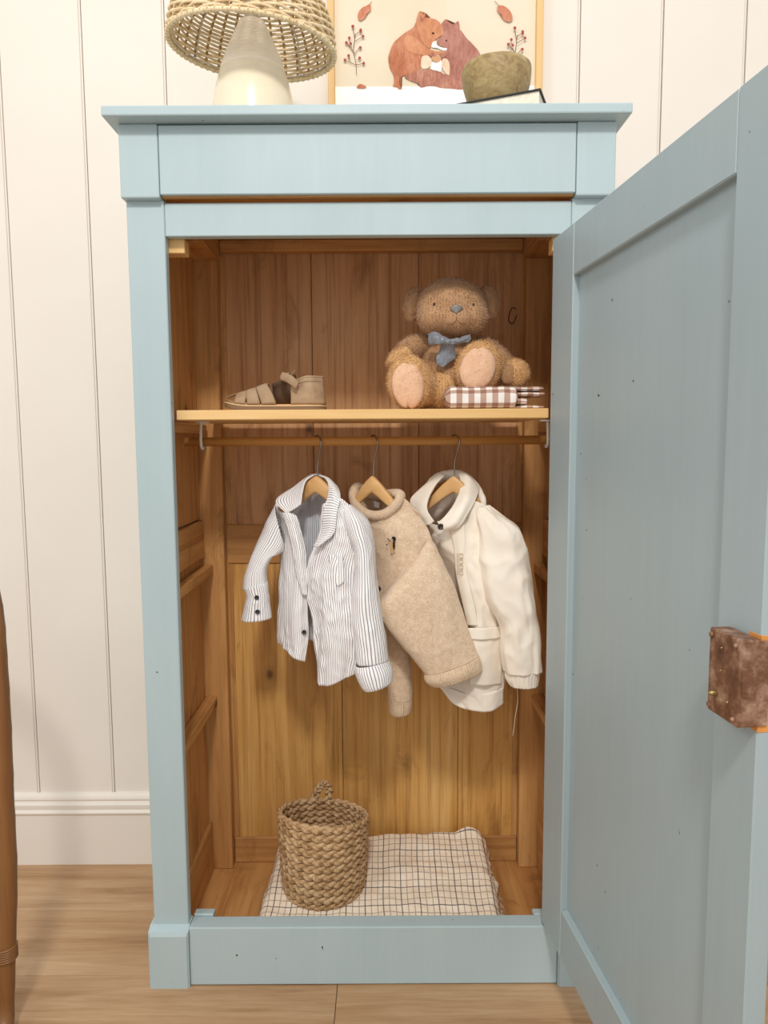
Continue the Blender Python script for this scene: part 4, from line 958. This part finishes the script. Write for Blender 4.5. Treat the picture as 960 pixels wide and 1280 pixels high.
fl_ = atz(318, 1148, BT); fr_ = atz(631, 1148, BT); bl_ = at(350, 1046, .362); br_ = at(603, 1036, .372)
BK = thing('folded_muslin', 'cream muslin blanket with thin dark checks folded on the wardrobe floor', 'blanket', (0, .2, .031))
nu, nv = 150, 90
_b = atz(401, 1140, BT+.004); BCX, BCY = _b.x, _b.y+.0925
def lay(name, z0, z1, ins, seed, amp):
    FL, FR = Vector((fl_.x+ins, .034+ins*.3, z1-.006)), Vector((fr_.x-ins, .034+ins*.3, z1-.006)); BL = Vector((bl_.x+ins*.8, bl_.y-ins*.4, z1+(bl_.z-BT))); BR_ = Vector((br_.x-ins, br_.y-ins*.4, z1+(br_.z-BT)))
    rows = []; uv = []
    for j in range(nv):
        v_ = j/(nv-1); row = []; ur = []
        a = FL.lerp(BL, v_); b = FR.lerp(BR_, v_)
        a = a+Vector((.006*noise.noise(Vector((v_*5, seed, 1))), 0, 0)); b = b+Vector((.010*noise.noise(Vector((v_*6, seed, 9)))+.003*noise.noise(Vector((v_*30, seed, 9))), 0, 0))
        for i in range(nu):
            u_ = i/(nu-1); p = a.lerp(b, u_)
            n = noise.noise(Vector((p.x*9, p.y*20, seed)))*amp+noise.noise(Vector((p.x*24, p.y*46, seed+2)))*amp*.45+(.5-abs(noise.noise(Vector((p.x*13, p.y*30+u_, seed+5)))))*amp*.5
            z = p.z+n
            dq = math.hypot(p.x-BCX, p.y-BCY); z = p.z+n*min(1, max(0, (dq-.085)/.05))
            e = min(1, u_*26, (1-u_)*26, v_*20, (1-v_)*24); z = z-(1-math.sqrt(max(0, 1-(1-e)**2)))*(z1-z0)
            if v_ > .88 and .86 < u_ < .995: z += .016*math.sin(PI*(u_-.86)/.135)*((v_-.88)/.12)
            row.append(Vector((p.x, p.y+.004*noise.noise(Vector((p.x*22, seed, v_))), z)))
            du = .006*noise.noise(Vector((p.x*6, p.y*8, seed+7))); dv = .006*noise.noise(Vector((p.x*7, p.y*6, seed+11)))
            ur.append((p.x+du-.10*(p.y-.1)*(.0), p.y*1.05+dv+seed*.01))
        rows.append(row); uv.append(ur)
    bm = bmesh.new(); grid(bm, rows, uv=uv); me = bpy.data.meshes.new(name); bm.to_mesh(me); bm.free()
    o = link(name, me, MU, BK, True); m = o.modifiers.new('t', 'SOLIDIFY'); m.thickness = .002; m.offset = 0
lay('folded_layer', .034, .050, -.010, 1, .003); lay('folded_layer', .046, .066, -.004, 2, .003); lay('folded_layer', .050, BT, 0, 3, .0055)
bm = bmesh.new(); rnd = random.Random(5)               # frayed fringe on the right hand edge
for k in range(70):
    y = .05+.30*k/69+rnd.uniform(-.002, .002); p = Vector((fr_.x+(br_.x-fr_.x)*((y-.03)/.34)+.004, y, .050+rnd.uniform(-.006, .010)))
    tube(bm, [p, p+Vector((.008, rnd.uniform(-.003, .003), -.003)), p+Vector((rnd.uniform(.010, .018), rnd.uniform(-.006, .006), -.012))], .0006, 4)
o = obj('fringe', bm, plain('fringe_cotton', '#e8d5b8', .9, .1), BK); o['kind'] = 'stuff'

# ---- plaited basket
JU = NM('water_hyacinth', .6, .35); v = JU.coord(); JU.color(JU.ramp(JU.math('ADD', JU.math('MULTIPLY', JU.noise(v, 45, 3), .55), JU.math('MULTIPLY', JU.noise(v, 260, 3), .45)), [(.33, '#8a6a46'), (.46, '#b69268'), (.6, '#d0b088'), (.74, '#e2c8a0')]))
JU.bump(JU.noise(v, 260, 3), .5, .0012); JU = JU.m
bfront = atz(401, 1140, BT+.004); bz = BT+.004
RT, RB = .1035, .0945
bc = Vector((bfront.x, bfront.y+RB-.002, bz))
BS = thing('plaited_basket', 'round brown plaited basket with a loop handle standing on the checked blanket', 'basket', bc)
rimc = at(402, 1014, bc.y)
BH = rimc.z-bz; NR = 11; RH = BH/NR
def brad(h): return (RB+(RT-RB)*min(1, h/BH*1.15))*(1-.10*max(0, 1-h/(BH*.10))**2)
def braid(bm, Pf, n, cyc, hw, dp, r1, r2, closed=True):
    "three strands plaited; Pf(t, a, b): a along the width, b outwards"
    for s in range(3):
        rows = []
        for k in range(n if closed else n+1):
            t = k/n; ph = 2*PI*(cyc*t+s/3)
            a = hw*math.sin(ph); b = dp*math.sin(2*ph)
            da = math.cos(ph)
            c0 = Vector((0, a, b)); row = []
            for i in range(8):
                q_ = 2*PI*i/8; row.append(Pf(t, a+r1*math.cos(q_)*(.9), b+r2*math.sin(q_)))
            rows.append(row)
        grid(bm, rows, close_u=True, close_v=closed)
for r in range(NR):
    h0 = (r+.5)*RH; tw = (r%2)*.0
    def Pf(t, a, b, h0=h0, tw=tw):
        th = 2*PI*t+tw; h = h0+a; rr = brad(max(0, h))+b+.0006*noise.noise(Vector((math.cos(th)*4, math.sin(th)*4, h*40)))*3
        hh = h*(1-.105*math.sin(th)-.045*math.cos(th))
        return Vector((bc.x+rr*math.cos(th), bc.y+rr*math.sin(th), bz+max(.0003, hh)))
    bm = bmesh.new(); braid(bm, Pf, 240, 9, RH*.27, .0034, RH*.34, .0042); obj('braid_row', bm, JU, BS, smooth=True)
bm = bmesh.new(); 
for (q0, q1) in ((.012, .004),): lathe(bm, [(0, bz+.003), (RB*.90, bz+.003), (RB*.93, bz+.0075), (0, bz+.0075)], bc.x, bc.y, 40, cap=False)
obj('basket_base', bm, JU, BS, smooth=True)
# loop handle rising from the back of the rim
hb = at(401, 1006, bc.y+RT); ht = at(405, 981, bc.y+RT*.97)
HP = spline([hb+Vector((-.040, -.004, -.022)), hb+Vector((-.022, 0, .006)), ht+Vector((-.014, .0, -.010)), ht+Vector((.001, 0, .003)), ht+Vector((.013, 0, -.012)), hb+Vector((.017, 0, .0)), hb+Vector((.024, -.002, -.024))], 101); hfr = frames(HP)
def Hf(t, a, b):
    k = min(100, int(round(t*100))); u_, v_ = hfr[k]; return HP[k]+u_*b+v_*a
bm = bmesh.new(); braid(bm, Hf, 100, 4.5, .0062, .004, .0056, .0050, closed=False); obj('handle', bm, JU, BS, smooth=True)

# ================================================================ rattan piece at the left edge of the view
RA = wood('rattan_cane', [(.3, '#6a4424'), (.5, '#85582f'), (.75, '#a07444')], 'z', knots=False, rough=.38, spec=.5)
RT_ = thing('rattan_frame', 'tall arched rattan frame standing by the wall left of the wardrobe', 'rattan frame', (-1.0, -.1, 0))
def rp(x, y): return at(x, y, -.13)
R0_ = .0165
pole = spline([atz(6, 1312, 0.0), rp(6.5, 1262), rp(8.5, 1180), rp(10, 1090), rp(6, 1000), rp(2, 900), rp(-3, 820), rp(-7, 770), rp(-16, 728), rp(-36, 690), rp(-70, 655), rp(-120, 630)], 80)
bm = bmesh.new(); tube(bm, pole, lambda t: R0_*(1+.05*math.sin(t*60)**8), 16); obj('arch_pole', bm, RA, RT_, smooth=True)
mir = [Vector((2*-1.02-p.x, p.y, p.z)) for p in pole]
bm = bmesh.new(); tube(bm, mir, R0_, 16); obj('arch_pole', bm, RA, RT_, smooth=True)
bm = bmesh.new(); tube(bm, [pole[-1], Vector((-1.02, -.13, pole[-1].z+.018)), mir[-1]], R0_, 16); obj('arch_top', bm, RA, RT_, smooth=True)
inner = spline([rp(-22, 1320), rp(-16, 1200), rp(-9, 1110), rp(-10, 1050), rp(-22, 980)], 40)
bm = bmesh.new(); tube(bm, [p+Vector((0, .012, 0)) for p in inner], .011, 12); obj('inner_cane', bm, RA, RT_, smooth=True)
bm = bmesh.new(); tube(bm, [Vector((-.745, -.13, .10)), Vector((-1.295, -.13, .10))], .012, 12); obj('cross_bar', bm, RA, RT_, smooth=True)
bm = bmesh.new(); c0 = rp(8, 1190)
for k in range(6):
    z = c0.z+.012-.0048*k
    tube(bm, [Vector((c0.x+.0185*math.cos(a), -.13+.0185*math.sin(a), z+.002*math.cos(a))) for a in (2*PI*i/24 for i in range(24))], .0027, 6, closed=True)
obj('cane_binding', bm, RA, RT_, smooth=True)
